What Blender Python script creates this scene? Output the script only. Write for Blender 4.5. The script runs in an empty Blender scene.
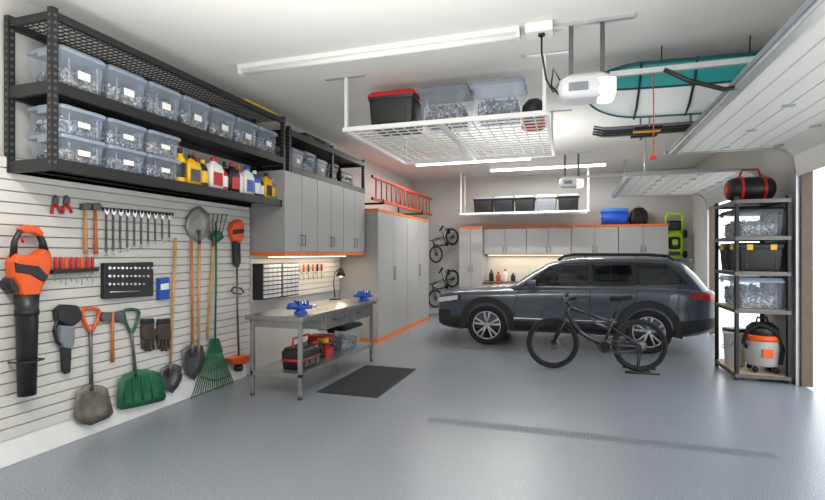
import bpy, bmesh, math, random
from mathutils import Vector, Matrix
random.seed(4)
S=bpy.context.scene; COL=S.collection
TH=math.radians(17.8); cc,ss=math.cos(TH),math.sin(TH); F=494.0; CH=1.65; PI=math.pi
SX=-4.16   # front face of the slat panel on the left wall
# ---- places on real planes of the room -----------------------------------
def wl(px,py,X=SX):
    u=(px-412.5)/F; Y=-X*(cc+u*ss)/(ss-u*cc); d=-X*ss+Y*cc
    return Vector((X,Y,CH-(py-254)/F*d))
# ---- mesh builder ---------------------------------------------------------
def rr(a,b,r,z,n=4,cx=0,cy=0):
    out=[]; r=min(r,a*.98,b*.98)
    for k,(sx,sy) in enumerate(((1,1),(-1,1),(-1,-1),(1,-1))):
        for i in range(n+1):
            t=PI/2*k+PI/2*i/n
            out.append(Vector((cx+sx*(a-r)+r*math.cos(t),cy+sy*(b-r)+r*math.sin(t),z)))
    return out
class MB:
    def __init__(s,org=(0,0,0),M=None): s.v=[];s.f=[];s.sm=[];s.mi=[];s.cur=0;s.o=Vector(org);s.M=M
    def add(s,vs,fs,sm=False):
        b=len(s.v)
        for p in vs:
            p=Vector(p)
            if s.M is not None: p=s.M@p
            s.v.append(p-s.o)
        for i,f in enumerate(fs):
            s.f.append([b+k for k in f]); s.sm.append(sm if isinstance(sm,bool) else sm[i]); s.mi.append(s.cur)
        return s
    def box(s,x0,y0,z0,x1,y1,z1):
        vs=[(x,y,z) for x in (x0,x1) for y in (y0,y1) for z in (z0,z1)]
        return s.add(vs,[(0,1,3,2),(4,6,7,5),(0,4,5,1),(2,3,7,6),(0,2,6,4),(1,5,7,3)])
    def obox(s,c,size,R=None):
        c=Vector(c); h=Vector(size)/2; vs=[]
        for x in (-1,1):
            for y in (-1,1):
                for z in (-1,1):
                    p=Vector((x*h.x,y*h.y,z*h.z)); vs.append(c+(R@p if R is not None else p))
        return s.add(vs,[(0,1,3,2),(4,6,7,5),(0,4,5,1),(2,3,7,6),(0,2,6,4),(1,5,7,3)])
    def loft(s,rings,cap=True,sm=True,closed=True):
        n=len(rings[0]); vs=[p for r in rings for p in r]; fs=[];fl=[]
        for i in range(len(rings)-1):
            for j in range(n if closed else n-1):
                k=(j+1)%n; fs.append((i*n+j,i*n+k,(i+1)*n+k,(i+1)*n+j)); fl.append(sm)
        if cap:
            fs.append(tuple(range(n)));fl.append(False)
            fs.append(tuple((len(rings)-1)*n+j for j in range(n)));fl.append(False)
        return s.add(vs,fs,fl)
    def tube(s,pts,r,n=8,closed=False,cap=True):
        pts=[Vector(p) for p in pts]; m=len(pts); rs=r if isinstance(r,(list,tuple)) else [r]*m
        up=None; rings=[]
        for i,p in enumerate(pts):
            a=pts[i-1] if (i>0 or closed) else p; b=pts[(i+1)%m] if (i<m-1 or closed) else p
            t=(b-a).normalized()
            if up is None:
                up=Vector((0,0,1)) if abs(t.z)<.9 else Vector((1,0,0))
            u=(up-t*up.dot(t))
            if u.length<1e-5: u=t.orthogonal()
            u.normalize(); up=u; w=t.cross(u)
            rings.append([p+rs[i]*(u*math.cos(2*PI*k/n)+w*math.sin(2*PI*k/n)) for k in range(n)])
        if closed: rings.append(rings[0]); return s.loft(rings,cap=False)
        return s.loft(rings,cap=cap)
    def cyl(s,p,q,r,r2=None,n=16): return s.tube([p,q],[r,r if r2 is None else r2],n)
    def lathe(s,prof,n=24,M=None,org=(0,0,0)):
        M=M or Matrix(); o=Vector(org); rings=[]
        for (r,z) in prof:
            rings.append([o+(M@Vector((r*math.cos(2*PI*k/n),r*math.sin(2*PI*k/n),z))) for k in range(n)])
        return s.loft(rings)
    def torus(s,c,R,r,M=None,n=32,m=8):
        M=M or Matrix(); c=Vector(c)
        return s.tube([c+(M@Vector((R*math.cos(2*PI*k/n),R*math.sin(2*PI*k/n),0))) for k in range(n)],r,m,closed=True)
    def prism(s,poly,a0,a1,ax='x'):
        def p3(p,a): return {'x':(a,p[0],p[1]),'y':(p[0],a,p[1]),'z':(p[0],p[1],a)}[ax]
        n=len(poly); vs=[p3(p,a0) for p in poly]+[p3(p,a1) for p in poly]
        fs=[tuple(range(n)),tuple(range(n,2*n))]+[(i,(i+1)%n,n+(i+1)%n,n+i) for i in range(n)]
        return s.add(vs,fs)
    def wp(s,pix,x0,x1):     # outline on the left wall, thickness x0..x1
        return s.prism([(w.y,w.z) for w in (wl(a,b) for a,b in pix)],x0,x1,'x')
    def wt(s,pix,x,r,n=8,closed=False):
        q=[]
        for a,b in pix:
            w=wl(a,b); q.append(Vector((x,w.y,w.z)))
        return s.tube(q,r,n,closed)
    def ell(s,c,r,n=16,m=9):
        prof=[(math.sin(PI*i/m),-math.cos(PI*i/m)) for i in range(m+1)]
        prof[0]=(.02,-1);prof[-1]=(.02,1)
        r=r if isinstance(r,(tuple,list)) else (r,r,r)
        return s.lathe(prof,n,Matrix.Diagonal((r[0],r[1],r[2],1)),c)
    def build(s,name,mat,parent=None,bevel=0,loc=None,mat2=None):
        me=bpy.data.meshes.new(name); me.from_pydata([tuple(v) for v in s.v],[],s.f)
        me.polygons.foreach_set('use_smooth',s.sm)
        if mat2: me.polygons.foreach_set('material_index',s.mi)
        bm=bmesh.new(); bm.from_mesh(me); bmesh.ops.recalc_face_normals(bm,faces=bm.faces); bm.to_mesh(me); bm.free()
        me.materials.append(mat)
        if mat2: me.materials.append(mat2)
        o=bpy.data.objects.new(name,me); COL.objects.link(o)
        if parent: o.parent=parent
        if loc: o.location=loc
        if bevel:
            b=o.modifiers.new('Bevel','BEVEL'); b.width=bevel; b.segments=2; b.limit_method='ANGLE'; b.angle_limit=.7
        return o
def T(name,label,cat,loc=(0,0,0),rz=0,group=None):
    o=bpy.data.objects.new(name,None); COL.objects.link(o); o.location=loc; o.rotation_euler=(0,0,rz); o.empty_display_size=.05
    o['label']=label;o['category']=cat
    if group:o['group']=group
    return o
def tag(o,label,cat,group=None,kind=None):
    o['label']=label;o['category']=cat
    if group:o['group']=group
    if kind:o['kind']=kind
    return o
def struct(o,label=None):
    o['kind']='structure'
    if label:o['label']=label
    return o
def kids(o): return [c for c in bpy.data.objects if c.parent==o]
def dup(root,loc,rz=None,label=None,group=None):
    r=root.copy(); COL.objects.link(r); r.location=loc
    if rz is not None: r.rotation_euler=(0,0,rz)
    if label:r['label']=label
    if group:r['group']=group
    for ch in kids(root):
        c=ch.copy(); COL.objects.link(c); c.parent=r
        for g in kids(ch):
            d=g.copy(); COL.objects.link(d); d.parent=c
    return r
# ---- materials ------------------------------------------------------------
def lin(v):
    v=v/255; return v/12.92 if v<=.04045 else ((v+.055)/1.055)**2.4
def C(r,g,b): return (lin(r),lin(g),lin(b),1)
def M(name,rgb,rough=.5,metal=0,var=.1,scale=6,bump=0,bscale=80,coat=0,alpha=1):
    m=bpy.data.materials.new(name); m.use_nodes=True; nt=m.node_tree; N=nt.nodes; L=nt.links; b=N['Principled BSDF']
    c=C(*rgb); tc=N.new('ShaderNodeTexCoord'); nz=N.new('ShaderNodeTexNoise'); nz.inputs['Scale'].default_value=scale; nz.inputs['Detail'].default_value=4
    L.new(tc.outputs['Object'],nz.inputs['Vector'])
    rp=N.new('ShaderNodeValToRGB'); rp.color_ramp.elements[0].position=.3; rp.color_ramp.elements[1].position=.7
    rp.color_ramp.elements[0].color=tuple(x*(1-var) for x in c[:3])+(1,); rp.color_ramp.elements[1].color=tuple(min(1,x*(1+var)) for x in c[:3])+(1,)
    L.new(nz.outputs['Fac'],rp.inputs['Fac']); L.new(rp.outputs['Color'],b.inputs['Base Color'])
    b.inputs['Roughness'].default_value=rough; b.inputs['Metallic'].default_value=metal
    if coat: b.inputs['Coat Weight'].default_value=coat; b.inputs['Coat Roughness'].default_value=.04
    if bump:
        n2=N.new('ShaderNodeTexNoise'); n2.inputs['Scale'].default_value=bscale; L.new(tc.outputs['Object'],n2.inputs['Vector'])
        bp=N.new('ShaderNodeBump'); bp.inputs['Strength'].default_value=bump; bp.inputs['Distance'].default_value=.01
        L.new(n2.outputs['Fac'],bp.inputs['Height']); L.new(bp.outputs['Normal'],b.inputs['Normal'])
    if alpha<1:
        tr=N.new('ShaderNodeBsdfTransparent'); mx=N.new('ShaderNodeMixShader'); mx.inputs[0].default_value=alpha
        tr.inputs[0].default_value=(.95,.975,1,1)
        L.new(tr.outputs[0],mx.inputs[1]); L.new(b.outputs[0],mx.inputs[2]); L.new(mx.outputs[0],N['Material Output'].inputs['Surface'])
    return m
def E(name,rgb,st):
    m=M(name,rgb,.5,var=.02); b=m.node_tree.nodes['Principled BSDF']
    b.inputs['Emission Color'].default_value=C(*rgb); b.inputs['Emission Strength'].default_value=st; return m
m_wall=M('wall_paint',(190,189,186),.85,var=.03,scale=1.2,bump=.06,bscale=160)
m_ceil=M('ceiling_paint',(220,219,215),.9,var=.02,scale=1,bump=.08,bscale=120)
m_white=M('white_paint',(230,230,228),.5,var=.03)
m_slat=M('slat_board',(203,201,196),.5,var=.03,scale=2)
m_slatdk=M('slat_groove',(160,158,154),.7)
m_black=M('black_powder_coat',(26,26,28),.45,var=.15)
m_blackp=M('black_plastic',(28,29,31),.4,var=.15)
m_rubber=M('black_rubber',(22,22,23),.8,var=.2,bump=.2)
m_clear=M('clear_plastic',(206,216,228),.1,var=.04,alpha=.16)
m_clearlid=M('frosted_lid',(154,166,182),.3,var=.05,alpha=.7)
m_graybin=M('grey_plastic',(120,126,134),.4)
m_drawer=M('pale_drawer',(186,190,194),.35,var=.12,scale=30)
m_card=M('label_card',(232,232,228),.6,var=.03)
m_cab=M('cabinet_grey',(160,160,160),.45,var=.03,scale=2)
m_orange=M('orange_laminate',(230,118,40),.4)
m_orangep=M('orange_plastic',(226,88,28),.4)
m_steel=M('stainless_steel',(176,176,174),.28,.82,var=.1,scale=20)
m_chrome=M('chrome',(215,215,218),.18,.85,var=.05)
m_dsteel=M('dark_steel',(100,100,102),.38,.6,var=.2,scale=14)
m_red=M('red_plastic',(190,32,26),.35)
m_redp=M('red_ladder_paint',(178,72,46),.5)
m_blue=M('blue_enamel',(38,78,170),.35)
m_cooler=M('cooler_blue',(26,84,190),.4)
m_yellow=M('yellow_plastic',(232,178,30),.4)
m_green=M('green_plastic',(30,96,66),.42,var=.18)
m_lime=M('lime_plastic',(186,228,44),.4)
m_wood=M('ash_wood',(200,152,94),.5,var=.2,scale=12)
m_wood2=M('stained_wood',(192,112,54),.5,var=.15,scale=12)
m_plank=M('pale_shelf_board',(176,156,128),.6,var=.12,scale=9)
m_tanwood=M('jamb_wood',(92,76,62),.5,var=.12,scale=12)
m_glovem=M('brown_leather',(66,54,46),.8,var=.2,bump=.3)
m_mat=M('rubber_mat',(46,48,51),.8,var=.12,scale=30,bump=.4,bscale=120)
m_alu=M('aluminium',(196,198,202),.35,.6,var=.06)
m_opw=M('opener_shell',(206,208,210),.45,var=.03)
m_door=M('door_panel_white',(228,228,225),.5,var=.02)
m_groove=M('door_groove_grey',(196,196,194),.6,var=.05)
m_glow=E('tube_glow',(255,252,244),8)
m_glow2=E('tube_glow_soft',(228,228,225),.08)
m_warm=E('warm_glow',(255,226,180),7)
m_opl=E('opener_lens_glow',(255,246,230),.8)
m_glass=M('tinted_glass',(14,16,20),.05,var=.1,coat=.6)
m_car=M('graphite_car_paint',(70,77,90),.3,.2,var=.04,coat=1)
m_clad=M('black_cladding',(24,25,27),.6)
m_lens=M('headlamp_lens',(206,212,218),.1,var=.1,coat=.8)
m_tail=M('tail_lamp_red',(165,22,20),.15,coat=.8)
m_bikef=M('bike_frame_charcoal',(40,44,50),.35,.2,coat=.5)
m_pave=M('driveway_concrete',(205,205,200),.9,var=.08,scale=2,bump=.1)
def floor_mat():
    m=bpy.data.materials.new('epoxy_floor'); m.use_nodes=True; nt=m.node_tree;N=nt.nodes;L=nt.links;b=N['Principled BSDF']
    tc=N.new('ShaderNodeTexCoord'); a=N.new('ShaderNodeTexNoise'); a.inputs['Scale'].default_value=120; a.inputs['Detail'].default_value=3
    g=N.new('ShaderNodeTexNoise'); g.inputs['Scale'].default_value=.6; g.inputs['Detail'].default_value=2
    L.new(tc.outputs['Object'],a.inputs[0]);L.new(tc.outputs['Object'],g.inputs[0])
    r=N.new('ShaderNodeValToRGB'); r.color_ramp.elements[0].position=.36;r.color_ramp.elements[1].position=.64
    r.color_ramp.elements[0].color=C(100,107,116); r.color_ramp.elements[1].color=C(150,157,165); L.new(a.outputs['Fac'],r.inputs[0])
    mx=N.new('ShaderNodeMix'); mx.data_type='RGBA'; mx.blend_type='MULTIPLY'; mx.inputs[0].default_value=.3
    r2=N.new('ShaderNodeValToRGB'); r2.color_ramp.elements[0].position=.2;r2.color_ramp.elements[1].position=.8
    r2.color_ramp.elements[0].color=(.8,.81,.82,1); r2.color_ramp.elements[1].color=(1,1,1,1); L.new(g.outputs['Fac'],r2.inputs[0])
    L.new(r.outputs[0],mx.inputs[6]);L.new(r2.outputs[0],mx.inputs[7]);L.new(mx.outputs[2],b.inputs['Base Color'])
    b.inputs['Roughness'].default_value=.27
    bp=N.new('ShaderNodeBump'); bp.inputs['Strength'].default_value=.25; bp.inputs['Distance'].default_value=.004; L.new(a.outputs['Fac'],bp.inputs['Height']); L.new(bp.outputs[0],b.inputs['Normal'])
    return m
m_floor=floor_mat()
# ================= SETTING ==================================================
XL,XR,YB,YF,H=-4.2,2.75,13.2,-1.6,3.7
WT=.09; GP=.021
D1=(2.3,7.35); D2=(8.6,11.6); DZ=2.7
struct(MB().box(XL-.2,YF-.2,-.12,XR+.02,YB+.2,0).build('floor',m_floor))
struct(MB().box(XL-.2,YF-.2,H,XR+.3,YB+.2,H+.12).build('ceiling',m_ceil))
struct(MB().box(XL-.15,YF,0,XL-GP,YB+GP,H).build('wall_left',m_wall))
struct(MB().box(XL-GP,YB+GP,0,XR+WT,YB+.15,H).build('wall_back',m_wall))
struct(MB().box(XL-.15,YF-.15,0,XR+WT,YF,H).build('wall_front',m_wall))
w=MB()
w.box(XR,YF,0,XR+WT,D1[0],H); w.box(XR,D1[0],DZ,XR+WT,D1[1],H); w.box(XR,D1[1],0,XR+WT,D2[0],H); w.box(XR,D2[0],DZ,XR+WT,D2[1],H); w.box(XR,D2[1],0,XR+WT,YB+GP,H)
struct(w.build('wall_right',m_wall))
struct(MB().box(XL-GP,YF,0,XL+.03,5.66,.21).build('baseboard_left',m_white,bevel=.004))
struct(MB().box(XL,YB-.0,0,XR,YB+GP,.14).build('baseboard_back',m_white))
struct(MB().box(XR+.02,-30,-.14,60,60,-.03).build('driveway',m_pave))
for i,(a,b) in enumerate((D1,D2)):
    t=MB().box(XR-.02,a,0,XR+WT+.01,a+.02,DZ).box(XR-.02,b-.02,0,XR+WT+.01,b,DZ).box(XR-.02,a+.02,DZ-.02,XR+WT+.01,b-.02,DZ)
    struct(t.build('trim_%d'%(i+1),m_tanwood))
# trench drain / worn joint
t=T('floor_drain','faint speckled drain strip running across the grey floor','drain',(.12,4.75,0))
MB().box(-1.47,-.085,0,1.47,.085,.0015).build('drain_frame',M('drain_frame_grey',(112,119,127),.5,var=.3,scale=60),t)
g=MB()
for k in range(98): g.box(-1.45+k*.03,-.05,.0015,-1.45+k*.03+.012,.05,.0025)
g.build('grate',M('drain_slot_grey',(92,98,105),.6,var=.45,scale=50),t)
# slat panels
def slats(name,y0,y1,z0,z1,label):
    t=T(name,label,'wall panel',(XL,y0,z0)); o=(XL,y0,z0)
    MB(o).box(XL,y0,z0,XL+.015,y1,z1).build('backing',m_slatdk,t)
    g=MB(o); z=z0
    while z<z1-.02:
        zt=min(z+.088,z1); g.box(XL+.012,y0,z,SX,y1,zt-.009); z+=.088
    g.build('slat',m_slat,t,bevel=.003); return t
slats('slat_panel',-.6,5.72,.21,2.42,'long pale grey slatted wall panel holding the garden tools')
slats('slat_panel',5.74,8.46,.98,1.64,'short pale slatted wall panel lit under the grey wall cabinets')
# ================= BLACK STORAGE SHELVES =====================================
FX=-3.68
def wire_deck(g,x0,x1,y0,y1,z,stepx,stepy,r=.004):
    k=int((y1-y0)/stepy)
    for i in range(k+1): y=y0+(y1-y0)*i/k; g.box(x0,y-r,z-r,x1,y+r,z+r)
    k=int((x1-x0)/stepx)
    for i in range(k+1): x=x0+(x1-x0)*i/k; g.box(x-r,y0,z-r,x+r,y1,z+r)
    return g
def shelf_unit(label,y0,y1,levels,x1,ztop,zbot,wire_top=True,posts=2):
    o=(XL,y0,zbot); t=T('storage_shelf',label,'shelf',o)
    for k in range(posts):
        y=y0+(y1-y0-.05)*k/(posts-1)
        for x in (XL+.01,x1-.05):
            p=MB(o).box(x,y,zbot,x+.05,y+.05,ztop); p.cur=1; z=zbot+.05
            while z<ztop-.04:
                p.box(x+.014,y-.002,z,x+.036,y+.003,z+.02); p.box(x+.047,y+.014,z,x+.052,y+.036,z+.02); z+=.055
            p.build('upright',m_black,t,mat2=m_dsteel)
    for i,z in enumerate(levels):
        th=.09 if not (wire_top and i==len(levels)-1) else .06
        MB(o).box(x1-.04,y0+.05,z-th,x1+.005,y1-.05,z).build('beam',m_black,t,bevel=.004)
        MB(o).box(XL+.005,y0+.05,z-th,XL+.04,y1-.05,z).build('rear_beam',m_black,t)
        if wire_top and i==len(levels)-1:
            wire_deck(MB(o),XL+.03,x1-.03,y0+.03,y1-.03,z-.012,.06,.05,.0035).build('wire_deck',m_black,t)
            MB(o).box(XL+.02,y0+.005,z-.06,x1-.03,y0+.035,z).build('end_beam',m_black,t)
        else:
            MB(o).box(XL+.04,y0+.02,z-.03,x1-.04,y1-.02,z-.001).build('shelf_board',m_black,t)
            MB(o).box(XL+.02,y0+.005,z-.09,x1-.03,y0+.04,z).build('end_beam',m_black,t)
            MB(o).box(XL+.02,y1-.04,z-.09,x1-.03,y1-.005,z).build('end_beam',m_black,t)
    return t
shelf_unit('long black two level wall shelf with open wire top above the slatted panel',2.68,5.84,(2.37,2.95,3.47),FX,3.5,2.28,True,2)
shelf_unit('shorter black shelf on top of the grey wall cabinets',5.9,8.5,(2.86,3.36),-3.66,3.4,2.775,False,3)
# ================= BINS ======================================================
def pile(L,W,Hh,loc,rz,label,mat,n=60):
    g=MB(); lv=random.uniform(.8,1.12); n=int(n*1.7)
    g.loft([rr(W*.40,L*.42,.03,.012),rr(W*.41,L*.43,.03,Hh*.5*lv),rr(W*.30,L*.30,.03,Hh*.62*lv)],sm=False)
    for i in range(n):
        a=random.uniform(-.36,.36)*W; b=random.uniform(-.39,.39)*L; z=Hh*random.uniform(.48,.68)*lv
        R=Matrix.Rotation(random.uniform(0,6),3,'Z')@Matrix.Rotation(random.uniform(-.8,.8),3,'X')
        g.obox((a,b,z),(random.uniform(.008,.02),random.uniform(.015,.07),random.uniform(.006,.018)),R)
    for i in range(n):
        b=random.uniform(-.4,.4)*L; z=Hh*random.uniform(.08,.55)*lv
        g.obox((W*.40,b,z),(.02,random.uniform(.01,.05),random.uniform(.006,.02)),Matrix.Rotation(random.uniform(-1.2,1.2),3,'X'))
        g.obox((random.uniform(-.36,.36)*W,-L*.42,z),(random.uniform(.01,.05),.02,random.uniform(.006,.02)),Matrix.Rotation(random.uniform(-1.2,1.2),3,'Y'))
    o=g.build('hardware_pile',mat); o.location=loc; o.rotation_euler=(0,0,rz)
    return tag(o,label,'hardware',kind='stuff')
pm=[]
for i in range(4):
    m=bpy.data.materials.new('mixed_hardware_%d'%i); m.use_nodes=True; nt=m.node_tree;N=nt.nodes;Lk=nt.links;b=N['Principled BSDF']
    tc=N.new('ShaderNodeTexCoord');v=N.new('ShaderNodeTexVoronoi');v.inputs['Scale'].default_value=40+6*i;Lk.new(tc.outputs['Object'],v.inputs['Vector'])
    r=N.new('ShaderNodeValToRGB'); r.color_ramp.interpolation='CONSTANT'; e=r.color_ramp.elements
    e[0].color=C(84,88,96); e[1].position=.28; e[1].color=C(150,154,160)
    for p,c in ((.5,(114,118,126)),(.68,[(176,152,112),(150,104,78),(112,130,156),(84,84,86)][i]),(.84,(206,208,210))):
        q=e.new(p); q.color=C(*c)
    s_=N.new('ShaderNodeSeparateColor'); Lk.new(v.outputs['Color'],s_.inputs[0]); Lk.new(s_.outputs[0],r.inputs[0]); Lk.new(r.outputs[0],b.inputs['Base Color'])
    b.inputs['Roughness'].default_value=.5; pm.append(m)
BINC={}
def make_bin(label,loc,L,W,Hh,body,lid,rz=0,group=None,card=True,name='storage_bin',cat='bin',latchm=None):
    key=(round(L,3),round(W,3),round(Hh,3),body.name,lid.name,card)
    if key in BINC:
        r=dup(BINC[key],loc,rz,label); r.name=name
        if group:r['group']=group
        return r
    t=T(name,label,cat,loc,rz,group); BINC[key]=t
    g=MB(); a,b=W/2,L/2; zt=Hh*.88
    g.loft([rr(a*.84,b*.88,.02,0),rr(a*.87,b*.9,.03,.012),rr(a*.96,b*.97,.03,zt*.86)],cap=False)
    g.add(rr(a*.84,b*.88,.02,0.001),[tuple(range(20))])
    g.loft([rr(a*.96,b*.97,.03,zt*.86),rr(a*1.0,b*1.0,.03,zt*.87),rr(a*1.0,b*1.0,.03,zt)],cap=False)
    for s in (-1,1): g.obox((a*.925,s*b*.62,zt*.45),(.006,.012,zt*.7))
    g.build('body',body,t)
    MB().loft([rr(a*1.03,b*1.03,.03,zt-.012),rr(a*1.03,b*1.03,.03,zt+.014),rr(a*.98,b*.98,.03,zt+.02),rr(a*.93,b*.95,.03,Hh-.006),rr(a*.9,b*.92,.03,Hh)],sm=False).build('lid',lid,t)
    for s in (-1,1):
        MB().box(-a*.25,s*b*1.03-.008,zt-.045,a*.25,s*b*1.03+.008,zt+.02).build('latch',latchm or lid,t,bevel=.003)
        if latchm: MB().box(a*.98,s*b*.5-.035,zt-.05,a*1.05,s*b*.5+.035,zt+.02).build('latch',latchm,t,bevel=.003)
    if card:
        MB().box(a*.945,-b*.27,zt*.34,a*.972,b*.27,zt*.56).build('label_card',m_card,t)
    return t
ords=['first','second','third','fourth','fifth','sixth','seventh','eighth','ninth','tenth','eleventh','twelfth']
for i in range(7):
    y=2.76+.215+i*.425; loc=(FX-.23,y,2.95)
    make_bin('clear lidded bin of small hardware, %s from the near end on the middle level'%ords[i],loc,.385,.38,.32,m_clear,m_clearlid,group='clear bins on the middle level of the black shelf')
    pile(.36,.34,.27,loc,0,'mixed small hardware heaped inside the %s clear bin on the middle level'%ords[i],pm[i%4])
for i in range(3):
    y=2.76+.215+i*.42
    for k in range(2):
        loc=(FX-.23,y,2.37+k*.225)
        nm=('lower','upper')[k]
        make_bin('low clear bin, %s of the %s stack from the near end on the bottom level'%(nm,ords[i]),loc,.385,.38,.22,m_clear,m_clearlid,group='low clear bins stacked on the bottom level')
        pile(.36,.34,.18,loc,0,'loose parts inside the %s low bin of the %s stack'%(nm,ords[i]),pm[(i+k+1)%4],40)
# bottles ----------------------------------------------------------------------
def bottle(label,loc,h,r,mb,mc,ml=None,shape='round',rz=0,group='bottles on the bottom level of the black shelf'):
    t=T('bottle',label,'bottle',loc,rz,group)
    if shape=='round':
        MB().lathe([(r*.9,0),(r,.01),(r,h*.62),(r*.85,h*.72),(r*.36,h*.82),(r*.34,h*.86)],18).build('body',mb,t)
        MB().lathe([(r*.42,h*.85),(r*.42,h*.98),(r*.36,h)],14).build('cap',mc,t)
        if ml: MB().lathe([(r*1.015,h*.16),(r*1.02,h*.18),(r*1.02,h*.56),(r*1.015,h*.58)],18).build('label_band',ml,t)
    else:
        MB().loft([rr(r*.7,r*1.2,.02,0),rr(r*.75,r*1.25,.02,h*.6),rr(r*.6,r*1.05,.02,h*.76),rr(r*.3,r*.4,.01,h*.82),rr(r*.3,r*.4,.01,h*.87)]).build('body',mb,t)
        MB().lathe([(r*.4,h*.86),(r*.4,h*.97),(r*.34,h)],12).build('cap',mc,t)
        MB().tube([(0,r*.55,h*.8),(0,r*1.15,h*.76),(0,r*1.2,h*.6),(0,r*.9,h*.52)],r*.17,6).build('handle',mb,t)
        if ml: MB().box(r*.72,-r*.85,h*.12,r*.78,r*.85,h*.52).build('label_band',ml,t)
    return t
bl=[('yellow bottle with a black cap beside the clear bin stacks',4.07,.36,.06,m_yellow,m_blackp,m_blackp,'round'),
('large yellow jug with a dark label, second along the bottle row',4.23,.32,.08,m_yellow,m_blackp,m_dsteel,'jug'),
('black bottle with a yellow label near the start of the row',4.40,.30,.055,m_blackp,m_yellow,m_yellow,'round'),
('big white jug with a red cap near the start of the row',4.57,.36,.085,m_white,m_red,m_red,'jug'),
('red bottle with a white label left of the black oil jug',4.73,.29,.055,m_red,m_blackp,m_card,'round'),
('black oil jug with a red cap in the middle of the row',4.88,.35,.075,m_blackp,m_red,m_red,'jug'),
('slim white bottle with a red cap right of the black oil jug',5.02,.30,.045,m_white,m_red,None,'round'),
('white jug with a blue cap',5.16,.36,.075,m_white,m_blue,m_blue,'jug'),
('blue jug with a white cap',5.32,.33,.065,m_blue,m_white,m_card,'jug'),
('small black bottle with a white label near the far end',5.45,.27,.045,m_blackp,m_graybin,m_card,'round'),
('yellow jug with a black label near the far end of the row',5.57,.34,.065,m_yellow,m_blackp,m_blackp,'jug'),
('grey bottle with a yellow cap at the far end of the row',5.70,.28,.05,m_graybin,m_yellow,m_yellow,'round')]
for (lb,y,h,r,a,b,c,sh) in bl: bottle(lb,(FX-.12,y,2.37),h,r,a,b,c,sh)
for (lb,y,h,r,a,b,c,sh) in [('tall orange spray can standing behind the large yellow jug',4.31,.38,.04,m_orangep,m_card,None,'round'),('tall black spray can behind the big white jug',4.5,.41,.04,m_blackp,m_orangep,m_dsteel,'round'),('tall grey spray can behind the red bottle',4.78,.4,.04,m_graybin,m_blackp,None,'round'),('tall red spray can behind the slim white bottle',5.0,.4,.04,m_red,m_blackp,m_card,'round'),('tall white spray can behind the blue jug',5.27,.4,.04,m_white,m_yellow,None,'round'),('tall black spray can behind the small black bottle',5.47,.39,.04,m_blackp,m_yellow,m_graybin,'round')]:
    bottle(lb,(FX-.32,y,2.37),h,r,a,b,c,sh)
# upper short shelf contents
for i,(y,mb_,ml_,h) in enumerate(((6.2,m_graybin,m_clearlid,.28),(6.55,m_clear,m_clearlid,.3),(6.92,m_graybin,m_clearlid,.26),(7.3,m_clear,m_blackp,.28))):
    make_bin('%s bin, %s from the near end of the shelf over the wall cabinets'%(('dull grey','frosted clear')[i%2],ords[i]),(-3.84,y,2.86),.32,.3,h,mb_,ml_,card=i%2==0,group='bins on the short black shelf')
    if mb_ is m_clear: pile(.28,.27,h*.8,(-3.84,y,2.86),0,'small parts inside the %s bin on the short black shelf'%ords[i],pm[i],30)
def case(label,loc,L,W,Hh,mb,name='hard_case',rz=0):
    t=T(name,label,'case',loc,rz)
    MB().loft([rr(W/2,L/2,.02,0),rr(W/2,L/2,.02,Hh*.48)]).build('base',mb,t,bevel=.006)
    MB().loft([rr(W/2,L/2,.02,Hh*.52),rr(W/2*.97,L/2*.98,.02,Hh)]).build('lid',mb,t,bevel=.006)
    MB().loft([rr(W/2*.98,L/2*.99,.02,Hh*.46),rr(W/2*.98,L/2*.99,.02,Hh*.54)]).build('seam',m_dsteel,t)
    MB().tube([(W/2,-L*.15,Hh*.5),(W/2+.035,-L*.13,Hh*.5),(W/2+.035,L*.13,Hh*.5),(W/2,L*.15,Hh*.5)],.008,6).build('handle',m_blackp,t)
    for s in (-1,1): MB().box(W/2-.002,s*L*.32-.02,Hh*.36,W/2+.01,s*L*.32+.02,Hh*.64).build('latch',m_dsteel,t)
    return t
case('flat black tool case at the far end of the shelf over the cabinets',(-3.88,7.85,2.86),.5,.34,.2,m_blackp)
case('slim black case lying on top of the short black shelf',(-3.9,6.9,3.36),.8,.3,.1,m_blackp)
t=T('spirit_level','yellow spirit level lying on top of the black shelf end','level',(-3.76,5.4,3.47))
MB().box(-.02,-.35,0,.02,.35,.06).build('beam',m_yellow,t,bevel=.004)
for y in (-.2,0,.2): MB().cyl((0.015,y-.02,.03),(.023,y+.02,.03),.011).build('vial',m_lime,t)
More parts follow.
